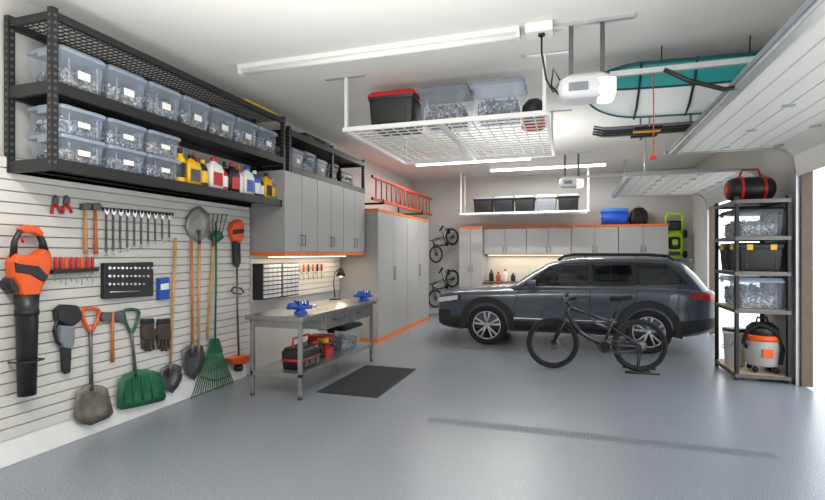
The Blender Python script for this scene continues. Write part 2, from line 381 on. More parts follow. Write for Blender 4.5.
# ================= CABINETS ===================================================
def cabinet(label,x0,x1,y0,y1,z0,z1,face,ndoor,top=None,bot=None,handle_low=True,group=None):
    """face '+x' on the left wall or '-y' on the back wall"""
    o=((x0+x1)/2,(y0+y1)/2,z0); t=T('cabinet',label,'cabinet',o,0,group); zb=z0+(bot or 0); zt=z1-(top or 0)
    if face=='+x':
        MB(o).box(x0,y0+.003,zb,x1-.022,y1-.003,zt).build('body',m_cab,t)
        w=(y1-y0)/ndoor
        for k in range(ndoor):
            a,b=y0+k*w+.005,y0+(k+1)*w-.005
            d=MB(o).box(x1-.02,a,zb+.004,x1,b,zt-.004).build('door',m_cab,t,bevel=.003)
            ys=b-.05 if k%2==0 else a+.03
            zc=zb+.1 if handle_low else (zb+zt)/2-.12
            ln=.14 if handle_low else .26
            MB(o).tube([(x1,ys+.01,zc),(x1+.03,ys+.01,zc),(x1+.03,ys+.01,zc+ln),(x1,ys+.01,zc+ln)],.007,6).build('handle',m_dsteel,d)
        if top: MB(o).box(x0,y0,zt,x1+.006,y1,z1).build('top_trim',m_orange,t)
        if bot: MB(o).box(x0,y0,z0,x1+.006,y1,zb).build('bottom_trim',m_orange,t)
    else:
        MB(o).box(x0+.003,y0+.022,zb,x1-.003,y1,zt).build('body',m_cab,t)
        w=(x1-x0)/ndoor
        for k in range(ndoor):
            a,b=x0+k*w+.005,x0+(k+1)*w-.005
            d=MB(o).box(a,y0,zb+.004,b,y0+.02,zt-.004).build('door',m_cab,t,bevel=.003)
            xs=b-.04 if k%2==0 else a+.04
            zc=zb+.06 if handle_low else (zb+zt)/2
            MB(o).tube([(xs,y0,zc),(xs,y0-.03,zc),(xs,y0-.03,zc+.14),(xs,y0,zc+.14)],.008,6).build('handle',m_dsteel,d)
        if top: MB(o).box(x0,y0-.006,zt,x1,y1,z1).build('top_trim',m_orange,t)
        if bot: MB(o).box(x0,y0-.006,z0,x1,y1,zb).build('bottom_trim',m_orange,t)
    return t
for i in range(3):
    a=5.75+i*.9
    cabinet(['grey wall cabinet nearest the black shelf end, orange strip below','middle grey wall cabinet above the workbench','grey wall cabinet above the desk lamp, beside the tall cabinets'][i],XL,-3.64,a,a+.897,1.63,2.772,'+x',2,None,.045,group='wall cabinets over the workbench')
for i in range(2):
    a=8.55+i*1.73
    cabinet(['near tall grey double cabinet with orange top and base strips','far tall grey double cabinet with orange strips, next to the hung bicycles'][i],XL,-3.42,a,a+1.725,0,2.5,'+x',2,.045,.07,False,group='tall cabinets on the left')
CY=12.78
cabinet('tall narrow grey cabinet in the back row with an orange top strip',-2.78,-2.16,CY-.18,YB,0,2.36,'-y',2,.05,.07,False)
for i in range(4):
    a=-2.155+i*1.08
    cabinet('grey wall cabinet on the back wall, %s from the tall back cabinet'%ords[i],a,a+1.076,CY,YB,1.64,2.36,'-y',2,.05,None,group='back wall cabinets')
    cabinet('grey base cabinet along the back wall, %s from the tall back cabinet'%ords[i],a,a+1.076,CY-.16,YB,0,.9,'-y',2,None,.07,group='back base cabinets')
tag(MB().box(-2.155,CY-.2,.9,2.17,YB-.005,.94).build('countertop',m_tanwood,bevel=.004),'brown countertop over the back base cabinets behind the car','countertop')
for i,(x,h,mm) in enumerate(((-1.98,.3,m_blackp),(-1.8,.25,m_redp),(-1.62,.32,m_card),(-1.42,.22,m_blackp))):
    bottle('%s bottle on the back countertop, %s from the tall back cabinet'%(['black','red','pale','short black'][i],ords[i]),(x,12.9,.94),h,.06,mm,m_blackp,group='bottles on the back countertop')
t=T('under_cabinet_light','slim light bar glowing under the back wall cabinets','light',(-1.1,13.0,1.62)); MB().box(-1.0,-.03,.0,1.0,.03,.02).build('housing',m_white,t); MB().box(-.98,-.022,-.006,.98,.022,.0).build('diffuser',m_warm,t)
t=T('under_cabinet_light','slim light bar glowing under the wall cabinets over the workbench','light',(-3.95,7.05,1.61)); MB().box(-.03,-1.2,0,.03,1.2,.02).build('housing',m_white,t); MB().box(-.022,-1.18,-.006,.022,1.18,0).build('diffuser',m_warm,t)
# ladder on brackets ---------------------------------------------------------
t=T('ladder','red-orange ladder hung sideways on the wall above the tall cabinets','ladder',(-3.6,8.7,2.68))
for z in (0,.42): MB().box(-.025,0,z,.025,4.2,z+.055).build('side_rail',m_redp,t,bevel=.006)
for k in range(14): MB().cyl((0,.2+k*.29,.05),(0,.2+k*.29,.43),.015,n=10).build('rung',m_redp,t)
for y in (9.2,11.9):
    t=T('ladder_bracket','black wall arm carrying the %s end of the red ladder'%('near' if y<10 else 'far'),'bracket',(XL,y,2.66)); 
    MB().box(0,-.02,-.02,.64,.02,.018).build('arm',m_black,t); MB().box(0,-.03,-.1,.012,.03,.3).build('wall_plate',m_black,t); MB().box(.63,-.02,-.02,.65,.02,.08).build('lip',m_black,t)
# ================= WORKBENCH ==================================================
BX0,BX1,BY0,BY1,BZ=-3.62,-2.86,4.88,7.1,.94
o=(BX0,BY0,0); t=T('workbench','stainless steel workbench with drawers and a low shelf','workbench',o)
MB(o).box(BX0,BY0,BZ-.055,BX1,BY1,BZ).build('worktop',m_steel,t,bevel=.006)
for x in (BX0+.04,BX1-.085):
    for y in (BY0+.04,BY1-.085):
        MB(o).box(x,y,.04,x+.045,y+.045,BZ-.055).build('leg',m_steel,t,bevel=.004)
        MB(o).cyl((x+.022,y+.022,0),(x+.022,y+.022,.045),.03,.02,n=14).build('foot',m_dsteel,t)
MB(o).box(BX0+.04,BY0+.04,.24,BX1-.04,BY1-.04,.29).build('lower_shelf',m_steel,t,bevel=.004)
MB(o).box(BX0+.085,BY0+.045,BZ-.14,BX1-.085,BY0+.065,BZ-.055).build('end_apron',m_steel,t)
MB(o).box(BX1-.08,BY0+.085,BZ-.14,BX1-.06,BY1-.085,BZ-.055).build('front_apron',m_steel,t)
for k in range(2):
    a=BY0+.62+k*.74
    d=MB(o).box(BX1-.45,a,BZ-.23,BX1-.035,a+.72,BZ-.065).build('drawer',m_steel,t,bevel=.003)
    MB(o).tube([(BX1-.035,a+.2,BZ-.12),(BX1+.0,a+.2,BZ-.12),(BX1+.0,a+.52,BZ-.12),(BX1-.035,a+.52,BZ-.12)],.009,6).build('handle',m_dsteel,d)
def vise(label,loc,rz):
    t=T('bench_vise',label,'vise',loc,rz,'blue vises on the workbench'); t.scale=(.95,.95,1.0)
    MB().lathe([(.085,0),(.085,.02),(.06,.03),(.055,.055)],20).build('swivel_base',m_blue,t)
    MB().loft([rr(.12,.045,.015,.05,cx=.02),rr(.12,.05,.015,.09,cx=.02),rr(.07,.05,.015,.10,cx=-.02)]).build('body',m_blue,t)
    MB().loft([rr(.06,.05,.015,.06,cx=-.12),rr(.05,.05,.015,.12,cx=-.11),rr(.03,.04,.012,.135,cx=-.11)]).build('anvil',m_blue,t)
    MB().box(-.06,-.075,.09,-.015,.075,.155).build('fixed_jaw',m_blue,t,bevel=.008)
    MB().box(.035,-.075,.09,.08,.075,.155).build('moving_jaw',m_blue,t,bevel=.008)
    MB().box(-.015,-.07,.12,-.005,.07,.155).build('jaw_plate',m_chrome,t); MB().box(.025,-.07,.12,.035,.07,.155).build('jaw_plate',m_chrome,t)
    MB().cyl((.1,0,.075),(.2,0,.075),.017).build('screw',m_chrome,t)
    MB().cyl((.19,-.09,.075),(.19,.09,.075),.008).build('bar_handle',m_chrome,t)
vise('blue bench vise on the near front corner of the workbench',(BX1-.22,BY0+.34,BZ),1.0)
vise('blue bench vise at the far end of the workbench',(BX1-.16,BY1-.14,BZ),1.0)
t=T('desk_lamp','small lit black desk lamp at the far back of the workbench','lamp',(BX0+.12,BY1-.15,BZ))
MB().lathe([(.09,0),(.09,.015),(.02,.025)],20).build('base',m_blackp,t)
MB().tube([(0,0,.02),(-.02,.0,.25),(.0,0,.42),(.06,0,.47)],.009,8).build('arm',m_blackp,t)
MB().lathe([(.025,.06),(.04,.04),(.075,-.06)],20,org=(.1,0,.43)).build('shade',m_blackp,t)
MB().ell((.1,0,.385),.03).build('bulb',m_warm,t)
# parts organiser ---------------------------------------------------------------
def organiser(label,y0,y1):
    z0=1.02; o=(SX,y0,z0); t=T('parts_organizer',label,'organizer',o,0,'drawer organizers behind the workbench')
    MB(o).box(SX,y0,z0,SX+.16,y1,z0+.5).build('frame',m_blackp,t,bevel=.004)
    for r in range(8):
        for k in range(4):
            w=(y1-y0-.02)/4; a=y0+.01+k*w; b=z0+.012+r*.06
            MB(o).box(SX+.155,a+.007,b+.008,SX+.172,a+w-.007,b+.05).build('drawer',m_drawer,t,bevel=.003)
organiser('near black small parts organizer with pale drawers behind the workbench',5.78,6.24)
organiser('far black small parts organizer with pale drawers behind the workbench',6.26,6.72)
for i,(y,mm) in enumerate(((6.95,m_wood),(7.1,m_orangep),(7.25,m_dsteel),(7.4,m_orangep),(7.55,m_blackp),(7.7,m_red))):
    t=T('hand_tool','hand tool with %s handle on the lit panel, %s past the organizers'%(['a wooden','an orange','a steel','a bright orange','a black','a red'][i],ords[i]),'tool',(SX,y,1.48),0,'small tools on the lit panel')
    MB().cyl((.03,0,-.12),(.03,0,0),.018,.014,10).build('handle',mm,t); MB().cyl((.03,0,-.26),(.03,0,-.12),.007,n=8).build('shaft',m_steel,t)
    MB().cyl((0,0,-.03),(.045,0,-.03),.005,n=6).build('peg',m_dsteel,t)
# under the bench -----------------------------------------------------------------
SZ=.29
t=T('tool_bag','black open top tool bag with red trim on the low bench shelf','tool bag',(-3.12,5.3,SZ))
MB().loft([rr(.13,.22,.04,0),rr(.14,.24,.04,.2),rr(.11,.22,.04,.25)]).build('body',m_blackp,t)
MB().loft([rr(.143,.243,.04,.10),rr(.143,.243,.04,.13)],cap=False).build('trim_band',m_red,t)
MB().tube([(0,-.2,.25),(0,-.18,.36),(0,.18,.36),(0,.2,.25)],.013,8).build('handle',m_red,t)
for k in range(3): MB().box(.135,-.17+k*.13,.03,.155,-.08+k*.13,.12).build('pocket',m_dsteel,t,bevel=.006)
def drill(label,loc,rz,mm):
    t=T('cordless_drill',label,'drill',loc,rz)
    MB().cyl((-.09,0,.22),(.06,0,.22),.036,.034,14).build('motor_housing',mm,t)
    MB().cyl((.06,0,.22),(.13,0,.22),.028,.014,12).build('chuck',m_dsteel,t)
    MB().tube([(-.04,0,.2),(-.055,0,.07)],[.022,.024],10).build('grip',m_blackp,t)
    MB().box(-.11,-.035,0,.02,.035,.06).build('battery',m_blackp,t,bevel=.008)
drill('red cordless drill standing behind the tool bag',(-3.15,5.66,SZ),.7,m_red)
drill('yellow cordless drill beside the red one on the low bench shelf',(-3.1,5.84,SZ),.5,m_yellow)
case('small red and black tool case under the middle of the workbench',(-3.25,6.02,SZ),.2,.3,.26,m_red)
make_bin('grey clear crate with a black lid on the low bench shelf',(-3.2,6.55,SZ),.62,.42,.34,m_clear,m_blackp,card=False)
pile(.55,.36,.28,(-3.2,6.55,SZ),0,'dark gear inside the crate on the low bench shelf',pm[3])
t=T('floor_mat','dark ribbed rubber mat on the floor before the workbench','mat',(-2.5,6.0,0))
MB().box(-.39,-.74,0,.39,.74,.012).build('pad',m_mat,t,bevel=.005)
g=MB()
for k in range(46): g.box(-.37,-.72+k*.0315,.012,.37,-.72+k*.0315+.018,.0145)
g.build('ribs',m_mat,t)
# ================= WALL TOOLS =================================================
def wtool(name,label,cat,px,py,group=None):
    w=wl(px,py); t=T(name,label,cat,w,0,group); return t,tuple(w)
A=SX
t,o=wtool('leaf_blower','orange and black leaf blower hung nozzle down','leaf blower',20,300)
MB(o).wp([(0,262),(4,252),(11,256),(23,255),(31,248),(39,251),(41,262),(37,276),(31,287),(28,297),(11,298),(8,288),(1,276)],A+.03,A+.15).build('housing',m_orangep,t,bevel=.03)
MB(o).wp([(0,262),(7,264),(25,266),(35,276),(30,282),(16,274),(2,272)],A+.145,A+.158).build('side_stripe',m_blackp,t,bevel=.006)
MB(o).wt([(5,258),(6,242),(11,232),(20,229),(29,232),(34,241),(36,252)],A+.09,[.026,.022,.02,.022,.022,.026,.034]).build('handle',m_blackp,t)
MB(o).wp([(9,229),(18,225),(28,227),(34,234),(30,237),(23,233),(13,233)],A+.05,A+.13).build('top_cover',m_orangep,t,bevel=.015)
MB(o).wt([(13,236),(15,243)],A+.09,.01).build('trigger',m_red,t)
w=wl(8,284); MB(o).cyl((A+.0,w.y,w.z),(A+.12,w.y,w.z),.06,n=24).build('fan_guard',m_blackp,t)
a=wl(18,294);b=wl(18,312);c=wl(18,394)
MB(o).tube([(A+.1,a.y,a.z),(A+.1,b.y,b.z),(A+.1,c.y,c.z)],[.08,.074,.062],20).build('nozzle_tube',m_blackp,t)
w=wl(18,312); MB(o).cyl((A+.1,w.y,w.z-.02),(A+.1,w.y,w.z+.02),.08,n=22).build('tube_collar',m_clad,t)
w=wl(19,360); tag(MB((0,0,0)).tube([(A,w.y-.08,w.z),(A+.15,w.y-.09,w.z),(A+.18,w.y,w.z),(A+.15,w.y+.09,w.z),(A,w.y+.08,w.z)],.007,8).build('wire_hook',m_black),'thin black hook around the leaf blower nozzle','hook')
for i,x in enumerate((54,65)):
    t,o=wtool('pliers','%s red handled pliers left of the hammers'%('first','second')[i],'pliers',x,197,'red pliers on the slatted panel')
    MB(o).wt([(x,203),(x-3,208),(x-4,214)],A+.02,.012).build('grip',m_red,t); MB(o).wt([(x,203),(x+3,208),(x+5,213)],A+.02,.012).build('grip',m_red,t)
    MB(o).wp([(x-3,204),(x-2,198),(x,195),(x+3,198),(x+3,204)],A,A+.03).build('jaws',m_dsteel,t,bevel=.004)
for i,x in enumerate((83,93)):
    t,o=wtool('hammer','hammer with %s handle, %s of the two beside the wrenches'%(('a pale wooden','a stained wooden')[i],('left','right')[i]),'hammer',x,205,'hammers on the slatted panel')
    MB(o).wt([(x,208),(x,230),(x+.5,254)],A+.03,[.012,.015,.019]).build('handle',[m_wood,m_wood2][i],t)
    MB(o).wp([(x-4,204),(x+3,203),(x+5,206),(x+3,210),(x-4,210)],A,A+.055).build('head',m_dsteel,t,bevel=.006)
MBk=T('tool_rail','thin black rail the wrenches hang from','rail',wl(137,209)); o=tuple(wl(137,209)); MB(o).wp([(101,207),(173,213),(173,216),(101,210)],A,A+.012).build('bar',m_black,MBk)
for i in range(10):
    x=105+i*7; y0=208+(x-105)*.09; y1=256-i*1.6; q=1-.045*i
    t,o=wtool('wrench','chrome combination wrench, %s from the hammers'%ords[i],'wrench',x,y0,'row of chrome wrenches')
    MB(o).wp([(x-.8*q,y0+5),(x+.8*q,y0+5),(x+.9*q,y1-4),(x-.9*q,y1-4)],A+.012,A+.022).build('shank',m_dsteel,t)
    MB(o).wp([(x-2.4*q,y0),(x-.9*q,y0+3),(x+.9*q,y0+3),(x+2.4*q,y0),(x+2.5*q,y0+4),(x,y0+7),(x-2.5*q,y0+4)],A+.012,A+.026).build('open_jaw',m_chrome,t)
    w=wl(x,y1-2); MB(o).torus((A+.019,w.y,w.z),.016*q,.006,Matrix.Rotation(PI/2,4,'Y'),14,6).build('ring_end',m_chrome,t)
t,o=wtool('screwdriver_rack','black rail holding the red screwdrivers','rack',70,268); MB(o).wp([(49,270),(95,268),(95,271),(49,274)],A,A+.05).build('rail',m_black,t)
for i in range(8):
    x=53+i*5.3
    t,o=wtool('screwdriver','%s screwdriver, %s from the leaf blower'%('orange handled' if i%3==2 else 'red handled',ords[i]),'screwdriver',x,260,'screwdrivers in the black rail')
    MB(o).wt([(x,257),(x,260),(x,266),(x,271)],A+.028,[.009,.016,.014,.010],10).build('handle',m_orangep if i%3==2 else m_red,t)
    MB(o).wt([(x,271),(x,281+(i%3)*2)],A+.028,.004,8).build('shaft',m_steel,t)
t,o=wtool('socket_set','open black socket set case on the slatted panel','socket set',125,280)
MB(o).wp([(100,263),(150,262),(150,296),(100,299)],A,A+.05).build('case',m_blackp,t,bevel=.01)
for r,yy in enumerate((268,276,284)):
    for k in range(11-r):
        w=wl(104+k*4.3,yy); MB(o).cyl((A+.05,w.y,w.z),(A+.075,w.y,w.z),.014-.002*(k%3),n=10).build('socket',m_chrome,t)
MB(o).wt([(105,292),(135,291)],A+.058,.008).build('ratchet_handle',m_steel,t)
t,o=wtool('blue_carton','small blue carton hung right of the socket set','box',162,289)
MB(o).wp([(156,278),(166,277),(166,299),(156,300)],A,A+.05).build('carton',m_blue,t,bevel=.003); MB(o).wp([(157,284),(165,283),(165,289),(157,290)],A+.05,A+.053).build('printed_panel',m_card,t)
t,o=wtool('reciprocating_saw','black and grey cordless saw hung blade down below the screwdrivers','power saw',63,320)
MB(o).wp([(51,310),(58,304),(72,305),(76,312),(75,320),(69,325),(60,325),(52,320)],A,A+.08).build('motor_housing',m_blackp,t,bevel=.015)
MB(o).wp([(55,325),(70,325),(69,344),(66,348),(59,348),(55,342)],A+.015,A+.07).build('gear_housing',m_graybin,t,bevel=.015)
MB(o).wp([(57,348),(67,348),(66,372),(61,374),(58,370)],A+.025,A+.06).build('shoe',m_blackp,t,bevel=.01)
MB(o).wt([(54,318),(50,330),(53,342),(57,344)],A+.045,.014).build('grip',m_blackp,t)
def dgrip(o,t,x,y,m,w_=8):
    MB(o).wt([(x-w_,y+2),(x-w_+2,y),(x,y-1),(x+w_-2,y),(x+w_,y+2),(x+w_*.7,y+12),(x+1.5,y+22),(x-1.5,y+22),(x-w_*.7,y+12)],A+.03,.015,8,True).build('d_grip',m,t)
def blade(o,pix,m,t,name='blade'):
    P=[wl(a,b) for a,b in pix]; c=sum(P,Vector())/len(P)
    rings=[[Vector((A+.045,p.y,p.z)) for p in P],[Vector((A+.02,c.y+(p.y-c.y)*.6,c.z+(p.z-c.z)*.6)) for p in P],[Vector((A+.012,c.y+(p.y-c.y)*.15,c.z+(p.z-c.z)*.15)) for p in P]]
    back=[[Vector((A+.034,p.y,p.z)) for p in P],[Vector((A+.006,c.y+(p.y-c.y)*.6,c.z+(p.z-c.z)*.6)) for p in P],[Vector((A,c.y+(p.y-c.y)*.15,c.z+(p.z-c.z)*.15)) for p in P]]
    return MB(o).loft(list(reversed(back))+rings).build(name,m,t)
t,o=wtool('shovel','short shovel with an orange grip and worn grey blade','shovel',88,330)
dgrip(o,t,88,309,m_orangep,9); MB(o).wt([(88,330),(88.5,362),(89,390)],A+.03,[.016,.015,.018]).build('shaft',m_dsteel,t)
blade(o,[(74,390),(80,386),(89,384),(98,385),(104,388),(107,400),(110,412),(106,417),(97,421),(87,425),(78,423),(71,418),(71,405)],M('worn_blade',(118,112,104),.45,.4,var=.3,scale=12),t)
t,o=wtool('hatchet','hatchet with a dark head and orange handle between the two short shovels','hatchet',111,318)
MB(o).wp([(98,316),(101,312),(112,312),(121,310),(122,323),(112,320),(100,322)],A,A+.04).build('head',m_dsteel,t,bevel=.006)
MB(o).wt([(110,312),(110,335),(110,362)],A+.03,[.015,.014,.019]).build('handle',m_wood2,t)
t,o=wtool('scoop_shovel','broad green plastic scoop shovel with a green grip','shovel',130,335)
dgrip(o,t,129,310,m_green,8); MB(o).wt([(129,331),(131,350),(133,376)],A+.03,[.015,.014,.018]).build('shaft',m_dsteel,t)
blade(o,[(116,379),(124,373),(134,369),(146,369),(156,372),(159,382),(163,396),(161,400),(148,403.5),(132,407),(118,409.5),(114,407),(114,394)],m_green,t)
g=MB(o)
for k in range(4): g.wt([(122+k*9,376-k*.8),(122+k*9.5,404-k*2)],A+.028,.006,6)
g.build('rib',m_green,t)
for i,x in enumerate((146,162)):
    t,o=wtool('work_glove','dark brown work glove, %s one of the hanging pair'%('left','right')[i],'glove',x,330,'pair of work gloves')
    MB(o).wp([(x-6,322),(x+5,321),(x+6,330),(x+7,340),(x-6,341),(x-7,332)],A,A+.045).build('palm',m_glovem,t,bevel=.015)
    for k in range(4): MB(o).wt([(x-5+k*3.5,338),(x-5+k*3.6,345+(k%3)),(x-5+k*3.7,349+(k in(1,2))*2)],A+.022,[.018,.017,.012]).build('finger',m_glovem,t)
    s=1 if i==0 else -1; MB(o).wt([(x+s*5,329),(x+s*9,334),(x+s*10,341)],A+.022,[.017,.016,.011]).build('thumb',m_glovem,t)
    MB(o).wp([(x-6,319),(x+5,318),(x+5.5,323),(x-6.5,324)],A,A+.05).build('cuff',m_blackp,t,bevel=.01)
def longtool(name,label,x,yt,xb_,yb,shm,pix,bm_,cat='shovel',r=.015):
    t,o=wtool(name,label,cat,x,yt); MB(o).wt([(x,yt),((x+xb_)/2,(yt+yb)/2),(xb_,yb)],A+.035,r).build('shaft',shm,t)
    blade(o,pix,bm_,t); a,b=wl(xb_,yb),wl(xb_+(xb_-x)*.06,yb+(14 if yb>yt else -14))
    MB(o).cyl((A+.035,a.y,a.z),(A+.03,b.y,b.z),.018,.02).build('socket',m_dsteel,t); return t,o
longtool('shovel','long wooden handled shovel hung blade down, nearest the gloves',173,238,168,362,m_wood,[(158,369),(164,365),(172,363),(178,366),(179,378),(175,386),(169,393),(162,388),(158,380)],m_dsteel)
longtool('shovel','long wooden handled spade hung blade down, left of the green rake',189,240,190,342,m_wood2,[(180,350),(186,345),(193,343),(200,346),(202,359),(198,370),(191,380),(184,374),(180,364)],m_dsteel)
longtool('shovel','grey spade hung blade up above the wooden handles',196,352,197,244,m_wood,[(183,228),(185,217),(191,209),(197,206),(204,212),(208,222),(205,236),(197,241),(188,238)],M('galvanised_blade',(150,150,144),.4,.4,var=.15,scale=12))
t,o=longtool('cultivator','olive green garden fork head hung upwards beside the trimmer',205,340,211,246,m_wood,[(206,238),(209,232),(214,230),(219,232),(221,238),(214,243)],m_green,'garden fork')
m_olive=M('olive_steel',(96,104,80),.5)
for k in range(5): MB(o).wt([(208+k*3,234),(206.5+k*4,224),(207+k*4.5,214)],A+.03,.007,6).build('tine',m_olive,t)
t,o=wtool('leaf_rake','green leaf rake with a wide fan head near the floor','rake',213,330)
MB(o).wt([(213,222),(213,280),(212,342)],A+.045,.012).build('shaft',m_green,t)
MB(o).wp([(208,338),(216,338),(220,352),(204,353)],A+.03,A+.05).build('hub',m_green,t,bevel=.006)
for k in range(19):
    f=k/18; x=187+50*f; y=402-8*f+3*math.sin(PI*f)
    MB(o).wt([(206+12*f,349),(196+32*f,376),(x,y),(x+.3,y+2)],A+.04,.0065,6).build('tine',m_green,t)
MB(o).wt([(197,376),(205,379),(213,380),(221,378),(228,374)],A+.045,.008,6).build('cross_band',m_green,t)
t,o=wtool('string_trimmer','orange string trimmer hung motor up at the end of the slatted panel','trimmer',234,240)
MB(o).wp([(226,229),(229,222),(236,219),(239,225),(239,238),(236,243),(229,241)],A+.01,A+.09).build('motor_housing',m_orangep,t,bevel=.025)
MB(o).wp([(227,230),(238,228.5),(238,233),(227,234.5)],A+.088,A+.096).build('vent_band',m_blackp,t)
MB(o).wp([(230,242),(236,243),(236.5,262),(234,268),(231,265)],A+.02,A+.075).build('throttle_grip',m_blackp,t,bevel=.012)
MB(o).wt([(233,264),(233.5,310),(235,360)],A+.06,.013).build('shaft',m_dsteel,t)
MB(o).wt([(227,291),(230,287),(237,288),(240,292),(237,294),(230,293)],A+.06,.010,8,True).build('loop_handle',m_blackp,t)
MB(o).wp([(222,358),(241,354),(242,359),(237,363),(226,364)],A+.02,A+.14).build('guard',m_orangep,t,bevel=.008)
w=wl(234,368); MB(o).lathe([(.05,-.03),(.06,.0),(.05,.05)],18,org=(A+.07,w.y,w.z)).build('line_head',m_blackp,t)
# ================= OVERHEAD RACKS ============================================
def over_rack(label,x0,x1,y0,y1,z,st,inner=0):
    o=((x0+x1)/2,(y0+y1)/2,z); t=T('overhead_rack',label,'ceiling rack',o)
    for y in (y0,y1): MB(o).box(x0,y-.02,z-.05,x1,y+.02,z).build('side_rail',m_white,t)
    for k in range(2+inner):
        x=x0+(x1-x0)*k/(1+inner); MB(o).box(x-.02,y0,z-.05,x+.02,y1,z-.002).build('cross_rail',m_white,t)
    wire_deck(MB(o),x0,x1,y0,y1,z-.006,st,st,.006).build('wire_deck',m_white,t)
    for x in (x0+.02,x1-.02):
        for y in (y0+.02,y1-.02):
            MB(o).box(x-.018,y-.018,z-.05,x+.018,y+.018,H-.005).build('post',m_white,t)
    for y in (y0+.02,y1-.02):
        for x in (x0,x1): MB(o).box(x-.25,y-.025,H-.012,x+.25,y+.025,H).build('ceiling_bracket',m_alu,t)
    return t
RZ=3.11
over_rack('white wire ceiling rack carrying three large bins',-2.5,-.24,5.2,7.4,RZ,.13,1)
o3=[('large black tote with a red lid on the white ceiling rack',-1.97,m_blackp,m_red),('large grey translucent tote on the white ceiling rack, middle of three',-1.36,m_clear,m_graybin),('large translucent tote with a pale lid at the right of the ceiling rack',-.76,m_clear,m_clearlid)]
for lb,x,a,b in o3: make_bin(lb,(x,5.55,RZ),.56,.5,.42,a,b,-PI/2,card=False,group='large totes on the ceiling rack')
for i,x in enumerate((-1.36,-.76)): pile(.5,.42,.4,(x,5.55,RZ),-PI/2,'assorted gear seen inside the %s translucent tote'%('middle','right')[i],pm[i+1])
t=T('helmet','black sports helmet at the right end of the white ceiling rack','helmet',(-.38,5.45,RZ)); 
MB().lathe([(.115,0.0),(.13,.06),(.12,.13),(.07,.19),(.02,.205)],20).build('shell',m_blackp,t); MB().tube([(-.1,-.09,.03),(0,-.145,.02),(.1,-.09,.03)],.012,8).build('brim',m_rubber,t)
t=T('cord_coil','coil of orange cord on the white ceiling rack beside the helmet','cord',(-.42,5.95,RZ))
for k in range(4): MB().torus((0,0,.02+k*.025),.13-.01*(k%2),.013,None,24,6).build('loop',m_orangep,t)
over_rack('small white ceiling rack at the back holding dark bins',-2.66,.4,12.2,12.72,2.68,.1,2)
for i in range(5):
    x=-2.1+i*.51
    make_bin('%s bin on the back ceiling rack, %s from the left'%(['black','black','black','grey','black'][i],ords[i]),(x,12.46,2.68),.48,.42,.4,m_graybin if i==3 else m_blackp,m_graybin if i!=3 else m_white,-PI/2,card=False,group='bins on the back ceiling rack')
t=T('cooler','bright blue cooler on top of the back cabinets','cooler',(1.0,12.98,2.36))
MB().loft([rr(.27,.17,.03,0),rr(.3,.18,.03,.29)]).build('body',m_cooler,t); MB().loft([rr(.305,.185,.03,.295),rr(.305,.185,.03,.36),rr(.28,.165,.03,.39)]).build('lid',M('cooler_lid_blue',(60,120,220),.4),t)
MB().tube([(-.3,-.05,.24),(-.33,-.1,.2),(.33,-.1,.2),(.3,-.05,.24)],.012,6).build('handle',m_white,t)
t=T('backpack','black backpack standing on the back cabinets right of the cooler','backpack',(1.55,12.98,2.36))
MB().loft([rr(.17,.11,.05,0),rr(.2,.13,.06,.12),rr(.18,.11,.06,.3),rr(.1,.06,.05,.4)]).build('body',m_blackp,t); MB().loft([rr(.13,.04,.03,.04,cy=-.13),rr(.13,.05,.03,.15,cy=-.13),rr(.1,.03,.03,.2,cy=-.12)]).build('front_pocket',m_rubber,t)
MB().tube([(-.03,.02,.39),(-.03,.02,.44),(.03,.02,.44),(.03,.02,.39)],.008,6).build('loop',m_blackp,t)
# ================= CEILING LIGHTS =============================================
def tube_light(label,x0,x1,y,glow,en):
    o=((x0+x1)/2,y,H); t=T('ceiling_light',label,'light',o)
    MB(o).box(x0,y-.06,H-.05,x1,y+.06,H).build('housing',m_white,t,bevel=.006)
    MB(o).tube([(x0+.03,y,H-.07),(x1-.03,y,H-.07)],.028,12).build('tube',glow,t)
    for x in (x0,x1-.03): MB(o).box(x,y-.045,H-.1,x+.03,y+.045,H-.04).build('end_cap',m_white,t)
    if en:
        l=bpy.data.lights.new('tube_lamp','AREA'); l.shape='RECTANGLE'; l.size=x1-x0-.1; l.size_y=.05; l.energy=en; l.color=(1,.97,.92)
        ob=bpy.data.objects.new('tube_lamp',l); COL.objects.link(ob); ob.location=(o[0],y,H-.105)
tube_light('long white strip light across the ceiling nearest the camera',-3.44,-.44,4.56,m_glow2,0)
tube_light('bright strip light on the ceiling behind the white rack',-3.3,-.77,10.5,m_glow,80)
tube_light('bright strip light furthest back on the ceiling',-1.84,.75,11.75,m_glow,75)
tube_light('unseen strip light added on the ceiling above the camera to brighten the room',-3.0,0,1.2,m_glow,110)  # added out of view to light the near half of the room
def lamp(name,loc,rot,sx,sy,en,col):
    l=bpy.data.lights.new(name,'AREA'); l.shape='RECTANGLE'; l.size=sx;l.size_y=sy;l.energy=en;l.color=col
    ob=bpy.data.objects.new(name,l); COL.objects.link(ob); ob.location=loc; ob.rotation_euler=rot
lamp('under_cabinet_lamp',(-3.9,7.05,1.595),(0,0,0),.04,2.3,9,(1,.86,.66))
lamp('under_cabinet_lamp',(-1.1,13.0,1.6),(0,0,0),1.9,.04,9,(1,.86,.66))
# added fill lamps, no fixture of the room, turned up to brighten the ceiling
lamp('ceiling_fill',(-1.2,1.4,1.7),(PI,0,0),2.6,2.6,215,(1,.985,.96))
lamp('ceiling_fill',(-.8,8.4,2.3),(PI,0,0),1.6,1.0,45,(1,.985,.96))
l=bpy.data.lights.new('desk_bulb','POINT'); l.energy=4; l.color=(1,.82,.6); l.shadow_soft_size=.03
ob=bpy.data.objects.new('desk_bulb',l); COL.objects.link(ob); ob.location=(BX0+.22,BY1-.15,BZ+.33)
